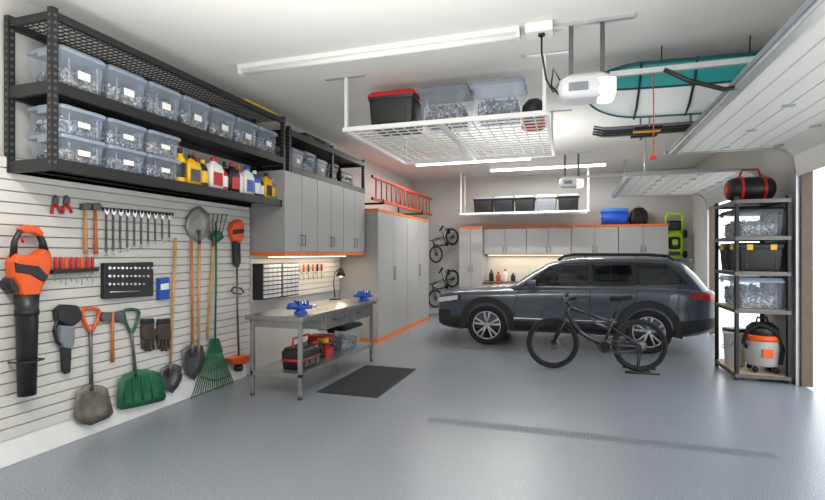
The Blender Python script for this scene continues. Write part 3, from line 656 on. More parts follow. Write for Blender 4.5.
# ================= OPENER(S), DOORS ==========================================
def opener(label,x,y,z,arm):
    t=T('door_opener',label,'garage opener',(x,y,z))
    MB().loft([rr(.17,.11,.07,-.005,6),rr(.22,.14,.07,.03,6),rr(.23,.15,.07,.09,6),rr(.22,.145,.07,.16,6),rr(.16,.11,.07,.205,6)]).build('housing',m_opw,t)
    MB().loft([rr(.06,.10,.04,-.015,cx=.16),rr(.085,.148,.05,.03,cx=.16),rr(.085,.153,.05,.14,cx=.16)]).build('lens',m_opl,t)
    MB().box(-.14,-.158,.05,.02,-.14,.12).build('side_panel',m_graybin,t,bevel=.006)
    MB().box(.2,-.02,.18,XR-x-.02,.02,.225).build('rail',m_alu,t)
    for sx in (-.12,.14):
        MB().box(sx-.02,-.006,.19,sx+.02,.006,H-z).build('hanger_strap',m_dsteel,t)
    MB().box(-.35,-.025,H-z-.03,.4,.025,H-z).build('angle_bar',m_alu,t)
    if arm: MB().tube([(.62,-.03,.19),(.8,-.03,.08),(1.06,-.03,-.02),(1.18,-.03,-.01)],.02,6).build('door_arm',m_black,t)
    return t
opener('white garage door opener with a lit lens hung near the big ceiling rack',.12,4.6,3.0,True)
opener('small distant garage door opener with a lit lens near the back',.0,10.5,3.0,False)
t=T('release_cord','red emergency release cord with a handle hanging below the opener rail','cord',(.66,4.6,3.18))
MB().tube([(0,0,0),(.005,0,-.35),(0,0,-.7)],.005,6).build('rope',m_red,t); MB().box(-.025,-.01,-.73,.025,.01,-.7).build('handle',m_red,t,bevel=.006)
t=T('junction_box','white junction box on the ceiling beside the strip light','junction box',(-.27,4.56,H))
MB().box(-.12,-.09,-.09,.12,.09,0).build('box',m_white,t,bevel=.01); MB().cyl((.02,-.02,-.11),(.02,-.02,-.08),.03).build('plug',m_blackp,t)
t=T('power_cord','black power cord looping from the ceiling box to the opener','cord',(-.25,4.54,H-.1))
MB().tube([(0,0,0),(.0,0,-.15),(.04,.0,-.4),(.1,0,-.52),(.16,.02,-.42),(.1,.03,-.3),(.08,.03,-.45),(.17,.05,-.56)],.009,8).build('cable',m_blackp,t)
def sectional(label,x0,x1,y0,y1,z,n,zc):
    o=(x0,(y0+y1)/2,z); t=T('garage_door',label,'garage door',o)
    w=(x1-x0)/n
    for k in range(n):
        a=x0+k*w; p=MB(o).box(a+.006,y0,z,a+w-.006,y1,z+.045).build('panel',m_door,t,bevel=.004)
        g=MB(o)
        for q in (.36,.68): g.box(a+w*q-.006,y0+.01,z-.003,a+w*q+.006,y1-.01,z)
        g.build('rib',m_groove,p)
        m_=6
        for h in range(m_): 
            y=y0+.15+(y1-y0-.3)*h/(m_-1); MB(o).box(a+w-.045,y-.03,z-.012,a+w+.045,y+.03,z).build('hinge',m_alu,t)
    pts=[(x1,z+.02),(x1+.12,z-.02),(x1+.21,z-.12),(x1+.24,zc)]
    g=MB(o)
    for (a,b) in zip(pts,pts[1:]): g.add([(a[0],y0,a[1]),(a[0],y1,a[1]),(b[0],y1,b[1]),(b[0],y0,b[1])],[(0,1,2,3)])
    g.build('top_panel',m_door,t)
    MB(o).box(x0-.055,y0,z-.03,x0+.03,y1,z+.06).build('bottom_rail',m_alu,t,bevel=.01)
    MB(o).box(x0-.068,y0,z-.0,x0-.055,y1,z+.035).build('rubber_edge',m_graybin,t)
    for y in (y0-.05,y1+.02):
        tr=MB(o).box(x0-.1,y,z-.01,x1,y+.03,z+.05)
        q=[(x1,z+.02),(x1+.12,z-.02),(x1+.22,z-.12),(x1+.26,z-.34)]
        tr.tube([(a,y+.015,b) for a,b in q],.024,8); tr.box(x1+.24,y,.0,x1+.28,y+.03,z-.34)
        tr.build('track',m_alu,t)
        MB(o).box(x0+.2,y,z+.05,x0+.23,y+.03,H).build('track_hanger',m_alu,t)
    return t
sectional('large white sectional garage door rolled open overhead at the right',1.3,2.45,2.3,7.36,3.0,2,2.62)
sectional('further white sectional garage door rolled open overhead behind the rack',.9,2.45,8.6,11.6,2.9,3,2.62)
# boards and skis ---------------------------------------------------------------
def board_mat(name,c1,c2,axis_off,band):
    m=M(name,c1,.3,coat=.4); nt=m.node_tree;N=nt.nodes;L=nt.links;b=N['Principled BSDF']
    tc=N.new('ShaderNodeTexCoord');sp=N.new('ShaderNodeSeparateXYZ');L.new(tc.outputs['Object'],sp.inputs[0])
    mr=N.new('ShaderNodeMapRange');mr.inputs[1].default_value=-.4;mr.inputs[2].default_value=.4;L.new(sp.outputs[1],mr.inputs[0])
    r=N.new('ShaderNodeValToRGB'); r.color_ramp.interpolation='CONSTANT'; e=r.color_ramp.elements
    q=(axis_off+.4)/.8
    e[0].color=C(*c1); e[1].position=q; e[1].color=C(*band); k=e.new(q+.03); k.color=C(*c2)
    L.new(mr.outputs[0],r.inputs[0]); L.new(r.outputs[0],b.inputs['Base Color']); return m
def board(label,loc,rot,L,W,mat,fin,edge):
    t=T('paddle_board',label,'board',loc); t.rotation_euler=rot; rings=[]; el=[];er=[]
    for i in range(33):
        u=(i/32)**1.8; x=L*u; q=min(1,(x+.004)/.55); w_=W/2*math.sqrt(max(.0004,1-(1-q)**2))*(1 if u<.8 else 1-.5*((u-.8)/.2)**2); rk=.05*(1-u)**4; th=.05*min(1,.25+u*8)
        rings.append([Vector((x,w_*math.copysign(abs(math.cos(a))**.6,math.cos(a)),rk+th*math.sin(a))) for a in [2*PI*k/20 for k in range(20)]])
        el.append((x,-w_,rk)); er.append((x,w_,rk))
    MB().loft(rings).build('hull',mat,t)
    MB().tube(list(reversed(el))+er,.02,6).build('edge_rail',edge,t)
    MB().prism([(L-.35,-.05),(L-.15,-.05),(L-.2,-.2)],-.005,.005,'y').build('fin',fin,t)
    for x in (.5,1.0): MB().tube([(x,-W/2-.02,0),(x,-W*.25,-.065),(x,W*.25,-.065),(x,W/2+.02,0),(x,W*.25,.075),(x,-W*.25,.075)],.012,6,True).build('strap',m_black,t)
    return t
m_tealdk=M('board_edge_teal',(22,96,100),.35)
board('teal and white paddle board strapped under the ceiling above the skis',(.16,5.6,3.34),(-.76,0,.04),2.1,.6,board_mat('board_teal_white',(44,160,158),(228,231,229),-.07,(30,60,70)),m_blackp,m_tealdk)
board('dark board with a red fin stored behind the teal paddle board',(.55,6.6,3.55),(-.1,0,0),2.0,.5,board_mat('board_black',(36,38,42),(60,64,70),.1,(150,40,34)),m_red,m_blackp)
for i in range(4):
    t=T('ski','dark %s ski of the set below the paddle board, %s from the front'%(['grey','yellow bound','black','slate'][i],ords[i]),'ski',(.26,6.35+i*.13,3.14),0,'skis under the ceiling')
    rings=[]
    for u in [k/16 for k in range(17)]:
        x=1.75*u; w_=.05*(1-.25*math.sin(PI*u))*min(1,(u+.03)*8); z=.04*max(0,(.1-u)/.1)**2
        rings.append([Vector((x,-w_,z)),Vector((x,w_,z)),Vector((x,w_,z+.02)),Vector((x,-w_,z+.02))])
    MB().loft(rings,sm=False).build('blade',[m_graybin,m_blackp,m_blackp,m_bikef][i],t)
    MB().box(.45,-.035,-.035,.75,.035,.0).build('binding',m_yellow if i==1 else m_blackp,t,bevel=.006)
for x in (.85,1.6):
    t=T('ceiling_hanger','thin %s steel hanger frame carrying the skis and boards'%('left' if x<1 else 'right'),'hanger',(x,6.2,3.11))
    for y in (0,.75): MB().box(-.01,y-.01,0,.01,y+.01,H-3.11).build('drop_bar',m_alu,t)
    MB().box(-.012,0,.005,.012,.75,.028).build('ski_arm',m_black,t)
    MB().tube([(0,-.80,.44),(0,-.82,H-3.11)],.006,6).build('board_strap',m_black,t); MB().tube([(0,-.38,.04),(0,-.36,H-3.11)],.006,6).build('board_strap',m_black,t)
# ================= CAR =========================================================
ST=[(-2.43,.68,.40,.80,.82),(-2.40,.79,.33,.865,.885),(-2.32,.865,.28,.905,.935),(-2.1,.905,.25,.935,.98),(-1.85,.92,.25,.955,1.01),(-1.45,.93,.25,.975,1.04),(-1.1,.93,.25,.99,1.06),(-.75,.925,.25,1.01,1.07),(-.3,.92,.25,1.03,1.06),(.4,.92,.25,1.045,1.06),(1.0,.925,.25,1.06,1.07),(1.3,.925,.25,1.07,1.08),(1.7,.92,.27,1.08,1.09),(1.98,.895,.31,1.075,1.08),(2.14,.85,.37,1.06,1.065),(2.22,.79,.43,1.02,1.025),(2.25,.72,.5,.96,.965)]
def par(x):
    x=max(ST[0][0],min(ST[-1][0],x))
    for i in range(len(ST)-1):
        if ST[i][0]<=x<=ST[i+1][0]:
            p0,p1,p2,p3=ST[max(i-1,0)],ST[i],ST[i+1],ST[min(i+2,len(ST)-1)]
            h=p2[0]-p1[0]; u=(x-p1[0])/h; out=[]
            for k in range(1,5):
                m1=(p2[k]-p0[k])/max(1e-6,p2[0]-p0[0])*h; m2=(p3[k]-p1[k])/max(1e-6,p3[0]-p1[0])*h
                out.append((2*u**3-3*u**2+1)*p1[k]+(u**3-2*u**2+u)*m1+(-2*u**3+3*u**2)*p2[k]+(u**3-u**2)*m2)
            return out
def half(x):
    W,B,Sh,Tt=par(x)
    return [(0,B),(.8*W,B),(.94*W,B+.04),(.985*W,B+.17),(.96*W,(B+Sh)/2-.04),(.98*W,(B+Sh)/2+.07),(1.0*W,Sh-.15),(.99*W,Sh-.06),(.965*W,Sh-.012),(.92*W,Sh+(Tt-Sh)*.25),(.5*W,Sh+(Tt-Sh)*.8),(0,Tt)]
def side_y(x,z):
    h=half(x)[1:10]
    if z<=h[0][1]: return h[0][0]
    for a,b in zip(h,h[1:]):
        if a[1]<=z<=b[1]: return a[0]+(b[0]-a[0])*(z-a[1])/max(1e-6,b[1]-a[1])
    return h[-1][0]
CARO=(.0,9.87,0)
car=T('car','dark grey station wagon parked across the back of the garage','car',CARO)
xs=[-2.43,-2.415,-2.40,-2.36,-2.32,-2.2]+[-2.1+.1*k for k in range(42)]+[2.05,2.1,2.14,2.18,2.22,2.25]
rings=[]
for x in xs:
    h=half(x); rings.append([Vector((x,-y,z)) for y,z in h]+[Vector((x,y,z)) for y,z in reversed(h[1:-1])])
body=MB().loft(rings).build('body',m_car,car)
AX=(-1.46,1.22); WR=.36
cut=MB()
for ax in AX:
    for s in (-1,1): cut.cyl((ax,s*.62,.38),(ax,s*1.1,.38),.41,n=36)
cu=cut.build('cutter',m_clad); bpy.context.view_layer.update()
md=body.modifiers.new('b','BOOLEAN'); md.object=cu; md.operation='DIFFERENCE'; md.solver='EXACT'
dg=bpy.context.evaluated_depsgraph_get(); nm=bpy.data.meshes.new_from_object(body.evaluated_get(dg)); body.modifiers.clear(); body.data=nm; body.data.name='body'
bpy.data.objects.remove(cu)
def outl(z):
    K=[(1.0,-1.12,2.16,.885),(1.09,-1.0,2.12,.865),(1.3,-.70,1.98,.80),(1.46,-.42,1.84,.735),(1.53,-.22,1.74,.68),(1.575,-.02,1.64,.6),(1.598,.14,1.46,.42),(1.606,.3,1.2,.2)]
    for a,b in zip(K,K[1:]):
        if a[0]<=z<=b[0]:
            u=(z-a[0])/(b[0]-a[0]); return [a[k]+(b[k]-a[k])*u for k in (1,2,3)]
    return K[-1][1:]
rings=[]
for z in (1.0,1.09,1.2,1.3,1.38,1.46,1.5,1.53,1.555,1.575,1.588,1.598,1.606):
    a,b,w_=outl(z); rings.append([p for p in rr((b-a)/2,w_,.2,z,6,(a+b)/2,0)])
MB().loft(rings).build('roof_and_pillars',m_car,car)
def wpatch(poly,s,off):   # polygon (x,z) laid on the side glass plane
    n=len(poly); pts=[]
    for i in range(n):
        p,q=poly[i],poly[(i+1)%n]; pts.append(p)
        mids=sorted([z for z in (1.3,1.46) if min(p[1],q[1])+.001<z<max(p[1],q[1])-.001],reverse=p[1]>q[1])
        for z in mids: u=(z-p[1])/(q[1]-p[1]); pts.append((p[0]+(q[0]-p[0])*u,z))
    g=[]
    for z0,z1 in ((1.0,1.3),(1.3,1.46),(1.46,1.6)):
        c=[p for p in pts if z0-1e-6<=p[1]<=z1+1e-6]
        if len(c)>=3: g.append([(x,s*(outl(z)[2]+off),z) for x,z in c])
    return g
wins=[('front_side_window',[(-.72,1.1),(-.30,1.43),(-.1,1.47),(.27,1.49),(.27,1.105)]),('rear_side_window',[(.36,1.105),(.36,1.49),(.97,1.49),(1.01,1.12)]),('quarter_window',[(1.10,1.125),(1.06,1.485),(1.50,1.468),(1.74,1.19)])]
for s in (-1,1):
    g=MB()
    for pg in wpatch([(-.84,1.075),(-.36,1.445),(-.1,1.495),(.3,1.512),(1.0,1.512),(1.54,1.49),(1.83,1.16)],s,.004): g.add(pg,[tuple(range(len(pg)))])
    g.build('window_frame',m_clad,car)
    for nme,pl in wins:
        g=MB()
        for pg in wpatch(pl,s,.009): g.add(pg,[tuple(range(len(pg)))])
        g.build(nme,m_glass,car)
    def patch(nme,x0,x1,zl,zh,m,off,n=16,k=3):
        rings=[]
        for i in range(n+1):
            x=x0+(x1-x0)*i/n; u=i/n; a=zl[0]+(zl[1]-zl[0])*u; b=zh[0]+(zh[1]-zh[0])*u
            rings.append([Vector((x,s*(side_y(x,a+(b-a)*j/k)+off),a+(b-a)*j/k)) for j in range(k+1)])
        return MB().loft(rings,cap=False,closed=False).build(nme,m,car)
    patch('headlight_bezel',-2.41,-1.94,(.725,.80),(.845,.905),m_clad,.003)
    patch('headlight',-2.405,-2.0,(.74,.81),(.83,.89),m_lens,.006)
    patch('fog_light',-2.39,-2.15,(.46,.48),(.6,.62),m_clad,.005)
    patch('tail_light',1.84,2.24,(.93,.88),(1.02,1.0),m_tail,.006)
    patch('rocker_cladding',-1.06,.84,(.25,.25),(.46,.46),m_clad,.018)
    patch('rear_bumper_cladding',1.60,2.24,(.29,.46),(.54,.62),m_clad,.01)
    patch('front_bumper_cladding',-2.42,-1.86,(.36,.27),(.5,.5),m_clad,.01)
    patch('door_moulding',-.98,.8,(.5,.5),(.515,.515),m_chrome,.01)
    for ax in AX:
        pl=[(ax+.5*math.cos(a),.38+.5*math.sin(a)) for a in [PI*(-.07)+PI*1.14*k/28 for k in range(29)]]+[(ax+.385*math.cos(a),.38+.385*math.sin(a)) for a in [PI*1.07-PI*1.14*k/28 for k in range(29)]]
        MB().prism(pl,s*.88,s*.95,'y').build('arch_cladding',m_clad,car)
        whl=bpy.data.objects.new('wheel',None); COL.objects.link(whl); whl.parent=car; whl.location=(ax,s*.82,WR); whl.empty_display_size=.05
        R=Matrix.Rotation(PI/2,4,'X')
        MB().lathe([(.25,-.10),(.30,-.115),(.34,-.11),(.357,-.08),(.36,0),(.357,.08),(.34,.11),(.30,.115),(.25,.10),(.245,0)],40,R).build('tyre',m_rubber,whl)
        MB().lathe([(.255,-.1),(.255,.1),(.24,.095),(.235,.02),(.03,.01),(.03,-.01),(.235,-.02),(.24,-.095)],40,R).build('rim',m_clad,whl)
        g=MB()
        for k in range(5):
            for dv in (-.13,.13):
                a=2*PI*k/5+.3; ci,si=math.cos(a+dv*.4),math.sin(a+dv*.4); co,so=math.cos(a+dv*1.6),math.sin(a+dv*1.6)
                g.tube([(ci*.04,s*.085,si*.04),(co*.15,s*.09,so*.15),(co*.245,s*.095,so*.245)],[.022,.016,.02],6)
        g.torus((0,s*.097,0),.247,.010,R,36,6); g.build('alloy_spokes',m_alu,whl)
        MB().cyl((0,s*.07,0),(0,s*.105,0),.045,.035).build('hub_cap',m_alu,whl)
    for (x,zz) in ((.2,.92),(.95,.94)): MB().tube([(x-.1,s*(side_y(x-.1,zz)+.004),zz),(x-.07,s*(side_y(x,zz)+.03),zz),(x+.07,s*(side_y(x,zz)+.03),zz),(x+.1,s*(side_y(x+.1,zz)+.004),zz)],.014,8).build('door_handle',m_car,car)
    for seam in ([(-.98,.5),(-.98,.7),(-.86,1.02)],[(.31,.5),(.31,1.05)],[(.80,.5),(.86,.62),(1.02,.85),(1.05,1.05)]):
        q=[]
        for (a,b) in zip(seam,seam[1:]):
            for i in range(9): u=i/8; x=a[0]+(b[0]-a[0])*u; z=a[1]+(b[1]-a[1])*u; q.append((x,s*(side_y(x,min(z,1.02))-.0005),z))
        MB().tube(q,.006,5).build('door_seam',m_clad,car)
    mr=MB().loft([rr(.05,.03,.02,1.06,cx=-.66,cy=s*.98),rr(.07,.09,.03,1.09,cx=-.66,cy=s*1.0),rr(.07,.1,.03,1.17,cx=-.65,cy=s*1.0),rr(.05,.08,.03,1.2,cx=-.64,cy=s*1.0)]).build('side_mirror',m_car,car)
    MB().tube([(-.64,s*.88,1.07),(-.65,s*.97,1.1)],.022,8).build('mirror_stalk',m_clad,mr)
    MB().tube([(-.22,s*.61,1.54),(-.12,s*.62,1.61),(.05,s*.62,1.645),(1.3,s*.62,1.64),(1.55,s*.615,1.615),(1.66,s*.6,1.55)],.024,8).build('roof_rail',m_clad,car)
for x in (.25,1.1): MB().tube([(x,-.62,1.64),(x,.62,1.64)],.014,8).build('crossbar',m_clad,car)
def ends(nme,front,z0,z1,w0,w1):
    g=MB(); n=5; R0=[]
    for i in range(n+1):
        z=z0+(z1-z0)*i/n; a,b,_=outl(z); x=a-.006 if front else b+.006; w_=w0+(w1-w0)*i/n; R0.append([Vector((x,-w_,z)),Vector((x,w_,z))])
    g.loft(R0,cap=False,closed=False).build(nme,m_glass,car)
ends('windshield',True,1.09,1.5,.65,.52); ends('rear_window',False,1.12,1.47,.62,.5)
MB().loft([rr(.1,.5,.04,1.53,cx=1.82),rr(.13,.52,.04,1.55,cx=1.82),rr(.1,.5,.04,1.57,cx=1.74)]).build('spoiler',m_car,car)
MB().box(-2.445,-.48,.54,-2.4,.48,.74).build('grille',m_clad,car,bevel=.01)
# ================= BICYCLES ====================================================
def bicycle(label,loc,rot,sc,fm,group=None):
    t=T('bicycle',label,'bicycle',loc,0,group); t.rotation_euler=rot; t.scale=(sc,sc,sc)
    r=.368; RH=Vector((.59,0,r)); FH=Vector((-.59,0,r)); BB=Vector((.11,0,.34)); STp=Vector((.24,0,.74)); HT=Vector((-.36,0,.90)); HB=Vector((-.405,0,.77))
    g=MB(); g.tube([HB+Vector((.01,0,.02)),Vector((-.2,0,.52)),BB],[.027,.032,.032],10); g.tube([HT+Vector((.005,0,-.03)),Vector((-.04,0,.78)),STp+Vector((-.02,0,-.06))],[.024,.022,.019],10); g.tube([BB,STp],.02,10); g.tube([HB,HT],.028,12); g.cyl(BB-Vector((0,.045,0)),BB+Vector((0,.045,0)),.034)
    g.build('frame',fm,t)
    g=MB()
    for s in (-1,1):
        g.tube([BB+Vector((.05,s*.04,.05)),Vector((.3,s*.06,.36)),RH+Vector((0,s*.065,0))],.013,8); g.tube([Vector((.20,s*.03,.62)),Vector((.38,s*.06,.51)),RH+Vector((0,s*.065,0))],.011,8)
    g.build('swingarm',fm,t)
    MB().tube([Vector((.17,0,.6)),Vector((.02,0,.66)),Vector((-.06,0,.74))],[.016,.022,.014],10).build('shock',m_dsteel,t)
    g=MB(); g.tube([HB+Vector((-.0,0,.01)),HB+Vector((-.02,0,-.05))],.024,10)
    for s in (-1,1): g.tube([HB+Vector((-.02,0,-.04)),HB+Vector((-.02,s*.062,-.06)),HB+Vector((-.07,s*.065,-.19)),FH+Vector((0,s*.065,0))],[.02,.022,.018,.022],8)
    g.build('fork',m_blackp,t)
    g=MB(); g.tube([HT,HT+Vector((-.02,0,.05)),HT+Vector((-.07,0,.09))],.02,8); g.tube([HT+Vector((.03,-.40,.15)),HT+Vector((-.05,-.16,.11)),HT+Vector((-.07,0,.09)),HT+Vector((-.05,.16,.11)),HT+Vector((.03,.40,.15))],.016,8); hb=g.build('handlebar',m_blackp,t)
    for s in (-1,1):
        MB().tube([HT+Vector((-.01,s*.26,.13)),HT+Vector((.03,s*.41,.152))],.022,8).build('grip',m_rubber,hb); MB().tube([HT+Vector((-.05,s*.2,.11)),HT+Vector((-.12,s*.3,.08))],.009,6).build('brake_lever',m_dsteel,hb)
    MB().tube([STp,Vector((.335,0,1.0))],.016,8).build('seat_post',m_blackp,t)
    MB().loft([[Vector((x,w_*math.cos(a),z+.032*math.sin(a))) for a in [2*PI*k/12 for k in range(12)]] for x,w_,z in ((.19,.012,1.015),(.23,.025,1.02),(.32,.045,1.02),(.40,.07,1.03),(.46,.07,1.04),(.49,.03,1.04))]).build('saddle',m_rubber,t)
    R=Matrix.Rotation(PI/2,4,'X')
    for hc in (RH,FH):
        w_=bpy.data.objects.new('wheel',None); COL.objects.link(w_); w_.parent=t; w_.location=hc; w_.empty_display_size=.05
        MB().torus((0,0,0),r-.031,.031,R,44,8).build('tyre',m_rubber,w_); MB().torus((0,0,0),r-.068,.013,R,44,6).build('rim',m_blackp,w_)
        g=MB()
        for k in range(24):
            a=2*PI*k/24; s=(-1)**k; g.tube([(.02*math.cos(a+.5),s*.025,.02*math.sin(a+.5)),((r-.07)*math.cos(a),0,(r-.07)*math.sin(a))],.0016,4,cap=False)
        g.build('spokes',m_blackp,w_); MB().cyl((0,-.06,0),(0,.06,0),.022).build('hub',m_dsteel,w_)
        MB().lathe([(.05,-.001),(.085,-.001),(.085,.001),(.05,.001),(.05,-.001)],28,R,(0,-.045,0)).build('brake_disc',m_dsteel,w_)
    MB().lathe([(.06,-.003),(.085,-.003),(.085,.003),(.06,.003),(.06,-.003)],32,R,BB+Vector((0,-.055,0))).build('chainring',m_blackp,t)
    MB().lathe([(.02,-.012),(.075,-.006),(.055,.01),(.02,.012)],28,R,RH+Vector((0,-.055,0))).build('cassette',m_dsteel,t)
    g=MB()
    for sg in (1,-1): g.tube([BB+Vector((0,-.058,.085*sg)),RH+Vector((0,-.058,.055*sg))],.005,5)
    g.build('chain',m_dsteel,t)
    for s,ang in ((-1,-.4),(1,PI-.4)):
        e=BB+Vector((.17*math.cos(ang),s*.08,.17*math.sin(ang)))
        MB().tube([BB+Vector((0,s*.07,0)),e],.013,8).build('crank_arm',m_blackp,t); MB().obox(e+Vector((0,s*.06,0)),(.1,.09,.018)).build('pedal',m_blackp,t,bevel=.004)
    return t
bicycle('charcoal mountain bike standing in front of the car',(.33,7.5,0),(0,0,.13),1.0,m_bikef)
t=T('bike_stand','low black floor stand under the mountain bike rear wheel','bike stand',(.93,7.59,0))
for s in (-1,1): MB().tube([(-.22,s*.16,.015),(.22,s*.16,.015)],.015,8).build('foot_tube',m_black,t); MB().tube([(-.02,s*.16,.012),(-.03,s*.085,.1),(0,s*.085,.36)],.01,8).build('upright',m_black,t)
MB().tube([(.1,-.16,.012),(.1,.16,.012)],.012,8).build('cross_tube',m_black,t)
bicycle('dark bicycle hung high on the back wall beside the tall cabinet',(-3.12,12.85,1.70),(0,-.7,.95),.62,m_blackp,'bicycles hung on the back wall')
bicycle('dark bicycle hung low on the back wall beneath the other',(-3.12,12.85,.55),(0,-.7,.95),.66,m_blackp,'bicycles hung on the back wall')
for z in (2.28,1.15): 
    t=T('bike_hook','black wall hook holding the %s bicycle'%('upper' if z>2 else 'lower'),'hook',(-3.2,YB,z)); MB().tube([(0,GP,0),(0,-.33,0),(0,-.36,.06)],.012,8).build('hook_arm',m_black,t); MB().box(-.04,-.012,-.08,.04,GP,.08).build('plate',m_black,t)
# ================= LAWN MOWER ON WALL =========================================
t=T('lawn_mower','lime green lawn mower hung upright on the back wall','lawn mower',(2.34,YB,1.55))
RX=Matrix.Rotation(PI/2,4,'X')
g=MB(M=Matrix.Translation((0,-.01,.34))@RX); g.loft([rr(.2,.32,.1,0),rr(.21,.33,.1,.06),rr(.15,.26,.08,.11)]); g.build('deck',m_lime,t)
g=MB(M=Matrix.Translation((0,-.115,.36))@RX); g.loft([rr(.13,.15,.06,0),rr(.12,.14,.06,.05),rr(.08,.1,.05,.08)]); g.build('motor_cover',m_blackp,t)
g=MB(M=Matrix.Translation((0,-.115,.11))@RX); g.loft([rr(.13,.05,.03,0),rr(.12,.04,.03,.03)]); g.build('front_grille',m_blackp,t)
g=MB(M=Matrix.Translation((0,-.19,.38))@RX); g.loft([rr(.06,.07,.03,0),rr(.05,.06,.03,.03)]); g.build('battery_door',m_lime,t)
for sx in (-1,1):
    for z in (.09,.58): MB().cyl((sx*.2,-.1,z),(sx*.26,-.1,z),.09,n=20).build('wheel',m_rubber,t); MB().cyl((sx*.2,-.1,z),(sx*.265,-.1,z),.045,n=16).build('hub',m_lime,t)
MB().tube([(-.18,-.06,.6),(-.18,-.08,.98),(-.14,-.08,1.06),(.14,-.08,1.06),(.18,-.08,.98),(.18,-.06,.6)],.028,8).build('handlebar',m_lime,t)
MB().tube([(-.18,-.08,.86),(.18,-.08,.86)],.016,8).build('cross_tube',m_blackp,t)
g=MB(M=Matrix.Translation((0,-.03,.78))@RX); g.loft([rr(.15,.12,.04,0),rr(.14,.11,.04,.06),rr(.1,.08,.03,.08)]); g.build('grass_bag',m_blackp,t)
MB().box(-.03,-.06,.5,.03,0,.56).build('wall_hook',m_dsteel,t)
# ================= RIGHT RACK ==================================================
RX0,RX1,RY0,RY1=2.04,2.66,7.43,8.4; o=(RX0,RY0,0); RT=2.4
t=T('storage_rack','tall black freestanding shelving rack between the garage doors','shelving rack',o)
for x in (RX0,RX1-.045):
    for y in (RY0,RY1-.045):
        MB(o).box(x,y,0,x+.045,y+.006,RT).box(x,y,0,x+.006,y+.045,RT).build('post',m_black,t)
LV=(.09,.93,1.42,1.88,2.36)
for z in LV:
    MB(o).box(RX0+.01,RY0+.01,z-.014,RX1-.01,RY1-.01,z).build('shelf_board',m_plank,t)
    MB(o).box(RX0,RY0-.004,z-.05,RX1,RY0+.008,z-.004).box(RX0,RY1-.008,z-.05,RX1,RY1+.004,z-.004).box(RX0-.004,RY0,z-.05,RX0+.008,RY1,z-.004).box(RX1-.008,RY0,z-.05,RX1,RY1,z-.004).build('shelf_beam',m_dsteel,t)
rk=[('clear tote with a dark lid on the upper shelf of the black rack',1.88,.38,m_clear,m_blackp,None),('black tote with yellow clips on the rack shelf below the clear one',1.42,.38,m_blackp,m_black,m_yellow),('clear grey tote on the middle shelf of the black rack',.93,.41,m_clear,m_clearlid,None)]
for lb,z,h,a,b,lm in rk:
    make_bin(lb+', front one',(2.35,7.7,z),.53,.45,h,a,b,-PI/2,card=False,latchm=lm)
    make_bin(lb+', rear one',(2.35,8.17,z),.53,.42,h,a,b,-PI/2,card=False,latchm=lm)
    if a is m_clear:
        for y in (7.7,8.17): pile(.48,.36,h*.95,(2.35,y,z),-PI/2,'gear inside the %s clear tote at %s height on the rack'%('front' if y<8 else 'rear','upper' if z>1.5 else 'middle'),pm[1],40)
t=T('bucket','white plastic bucket left of the shop vacuum on the bottom rack shelf','bucket',(2.2,8.03,.09))
MB().lathe([(.12,0),(.14,.44),(.15,.44),(.15,.48),(.135,.48),(.11,.03)],28).build('body',m_white,t); MB().tube([(0,-.145,.42),(-.09,-.13,.28),(-.15,-.05,.24),(-.15,.05,.24),(-.09,.13,.28),(0,.145,.42)],.006,6).build('handle',m_steel,t)
MB().lathe([(.152,.475),(.152,.51),(.13,.52)],28).build('lid',m_blackp,t)
t=T('shop_vacuum','grey shop vacuum with an orange band on the rack bottom shelf','vacuum cleaner',(2.42,7.68,.09)); t.scale=(.95,.95,1.08)
MB().lathe([(.17,.08),(.2,.1),(.215,.38),(.22,.4)],28).build('drum',M('vac_grey',(176,176,172),.4),t)
MB().lathe([(.223,.39),(.223,.44),(.2,.46)],28).build('band',m_orangep,t); MB().lathe([(.2,.45),(.19,.54),(.12,.6),(.03,.61)],28).build('motor_head',m_blackp,t)
MB().tube([(-.07,0,.6),(-.06,0,.66),(.06,0,.66),(.07,0,.6)],.015,8).build('handle',m_blackp,t)
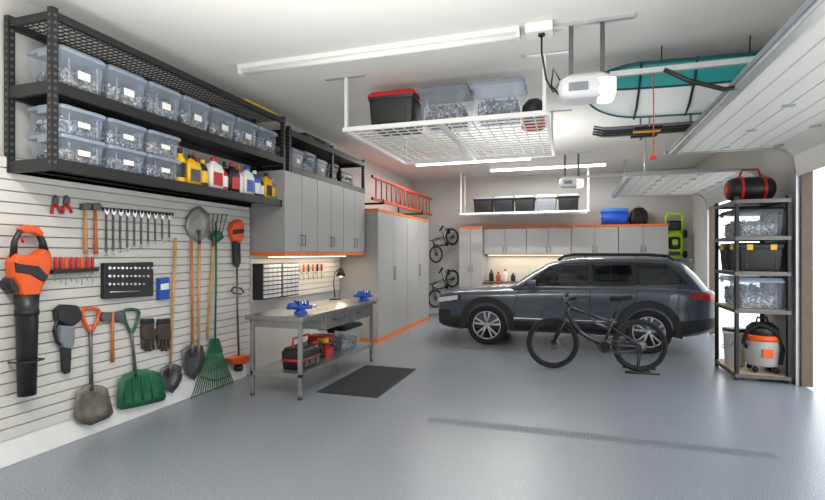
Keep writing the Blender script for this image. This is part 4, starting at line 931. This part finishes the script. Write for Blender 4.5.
MB().tube([(-.2,-.05,.3),(-.25,-.08,.36),(-.22,-.14,.52),(-.08,-.19,.6),(.1,-.18,.52),(.2,-.14,.3),(.16,-.18,.12)],.026,10).build('hose',m_rubber,t)
for k in range(4): a=PI/4+PI/2*k; MB().ell((.17*math.cos(a),.17*math.sin(a),.04),.04,12,8).build('caster',m_rubber,t)
MB().box(-.06,-.222,.2,.06,-.205,.3).build('badge',m_orangep,t)
t=T('duffel_bag','black and red rounded duffel bag on top of the black rack','bag',(2.34,7.85,2.365))
MB().loft([[Vector((x,w_*math.cos(a),.17+w_*.85*math.sin(a))) for a in [2*PI*k/20 for k in range(20)]] for x,w_ in ((-.29,.1),(-.27,.16),(-.2,.195),(.1,.2),(.2,.19),(.25,.15),(.27,.1))]).build('body',m_blackp,t)
for x in (-.14,.12): MB().torus((x,0,.17),.2,.02,Matrix.Diagonal((1,1,.86,1))@Matrix.Rotation(PI/2,4,'Y'),28,6).build('strap',m_red,t)
MB().tube([(-.14,0,.34),(-.1,0,.44),(.08,0,.44),(.12,0,.34)],.016,8).build('handle',m_red,t)
MB().lathe([(.03,0),(.1,.0),(.1,.01),(.03,.01)],20,Matrix.Rotation(-PI/2,4,'Y'),(-.285,0,.17)).build('end_patch',m_red,t)
# ================= WORLD, LIGHT, CAMERA =======================================
W=bpy.data.worlds.new('sky'); S.world=W; W.use_nodes=True; bg=W.node_tree.nodes['Background']; bg.inputs[0].default_value=(.94,.97,1,1); bg.inputs[1].default_value=3.3
for (a,b) in (D1,D2):
    l=bpy.data.lights.new('sky_portal','AREA'); l.shape='RECTANGLE'; l.size=DZ; l.size_y=b-a; l.cycles.is_portal=True
    ob=bpy.data.objects.new('sky_portal',l); COL.objects.link(ob); ob.location=(XR+WT+.02,(a+b)/2,DZ/2); ob.rotation_euler=(0,PI/2,0)
cam=bpy.data.cameras.new('camera'); co=bpy.data.objects.new('camera',cam); COL.objects.link(co); co.location=(0,0,CH); co.rotation_euler=(PI/2,0,TH)
cam.sensor_width=36; cam.lens=36*F/825; cam.shift_y=4/825; cam.clip_start=.05; S.camera=co
S.view_settings.view_transform='Standard'; S.view_settings.exposure=0
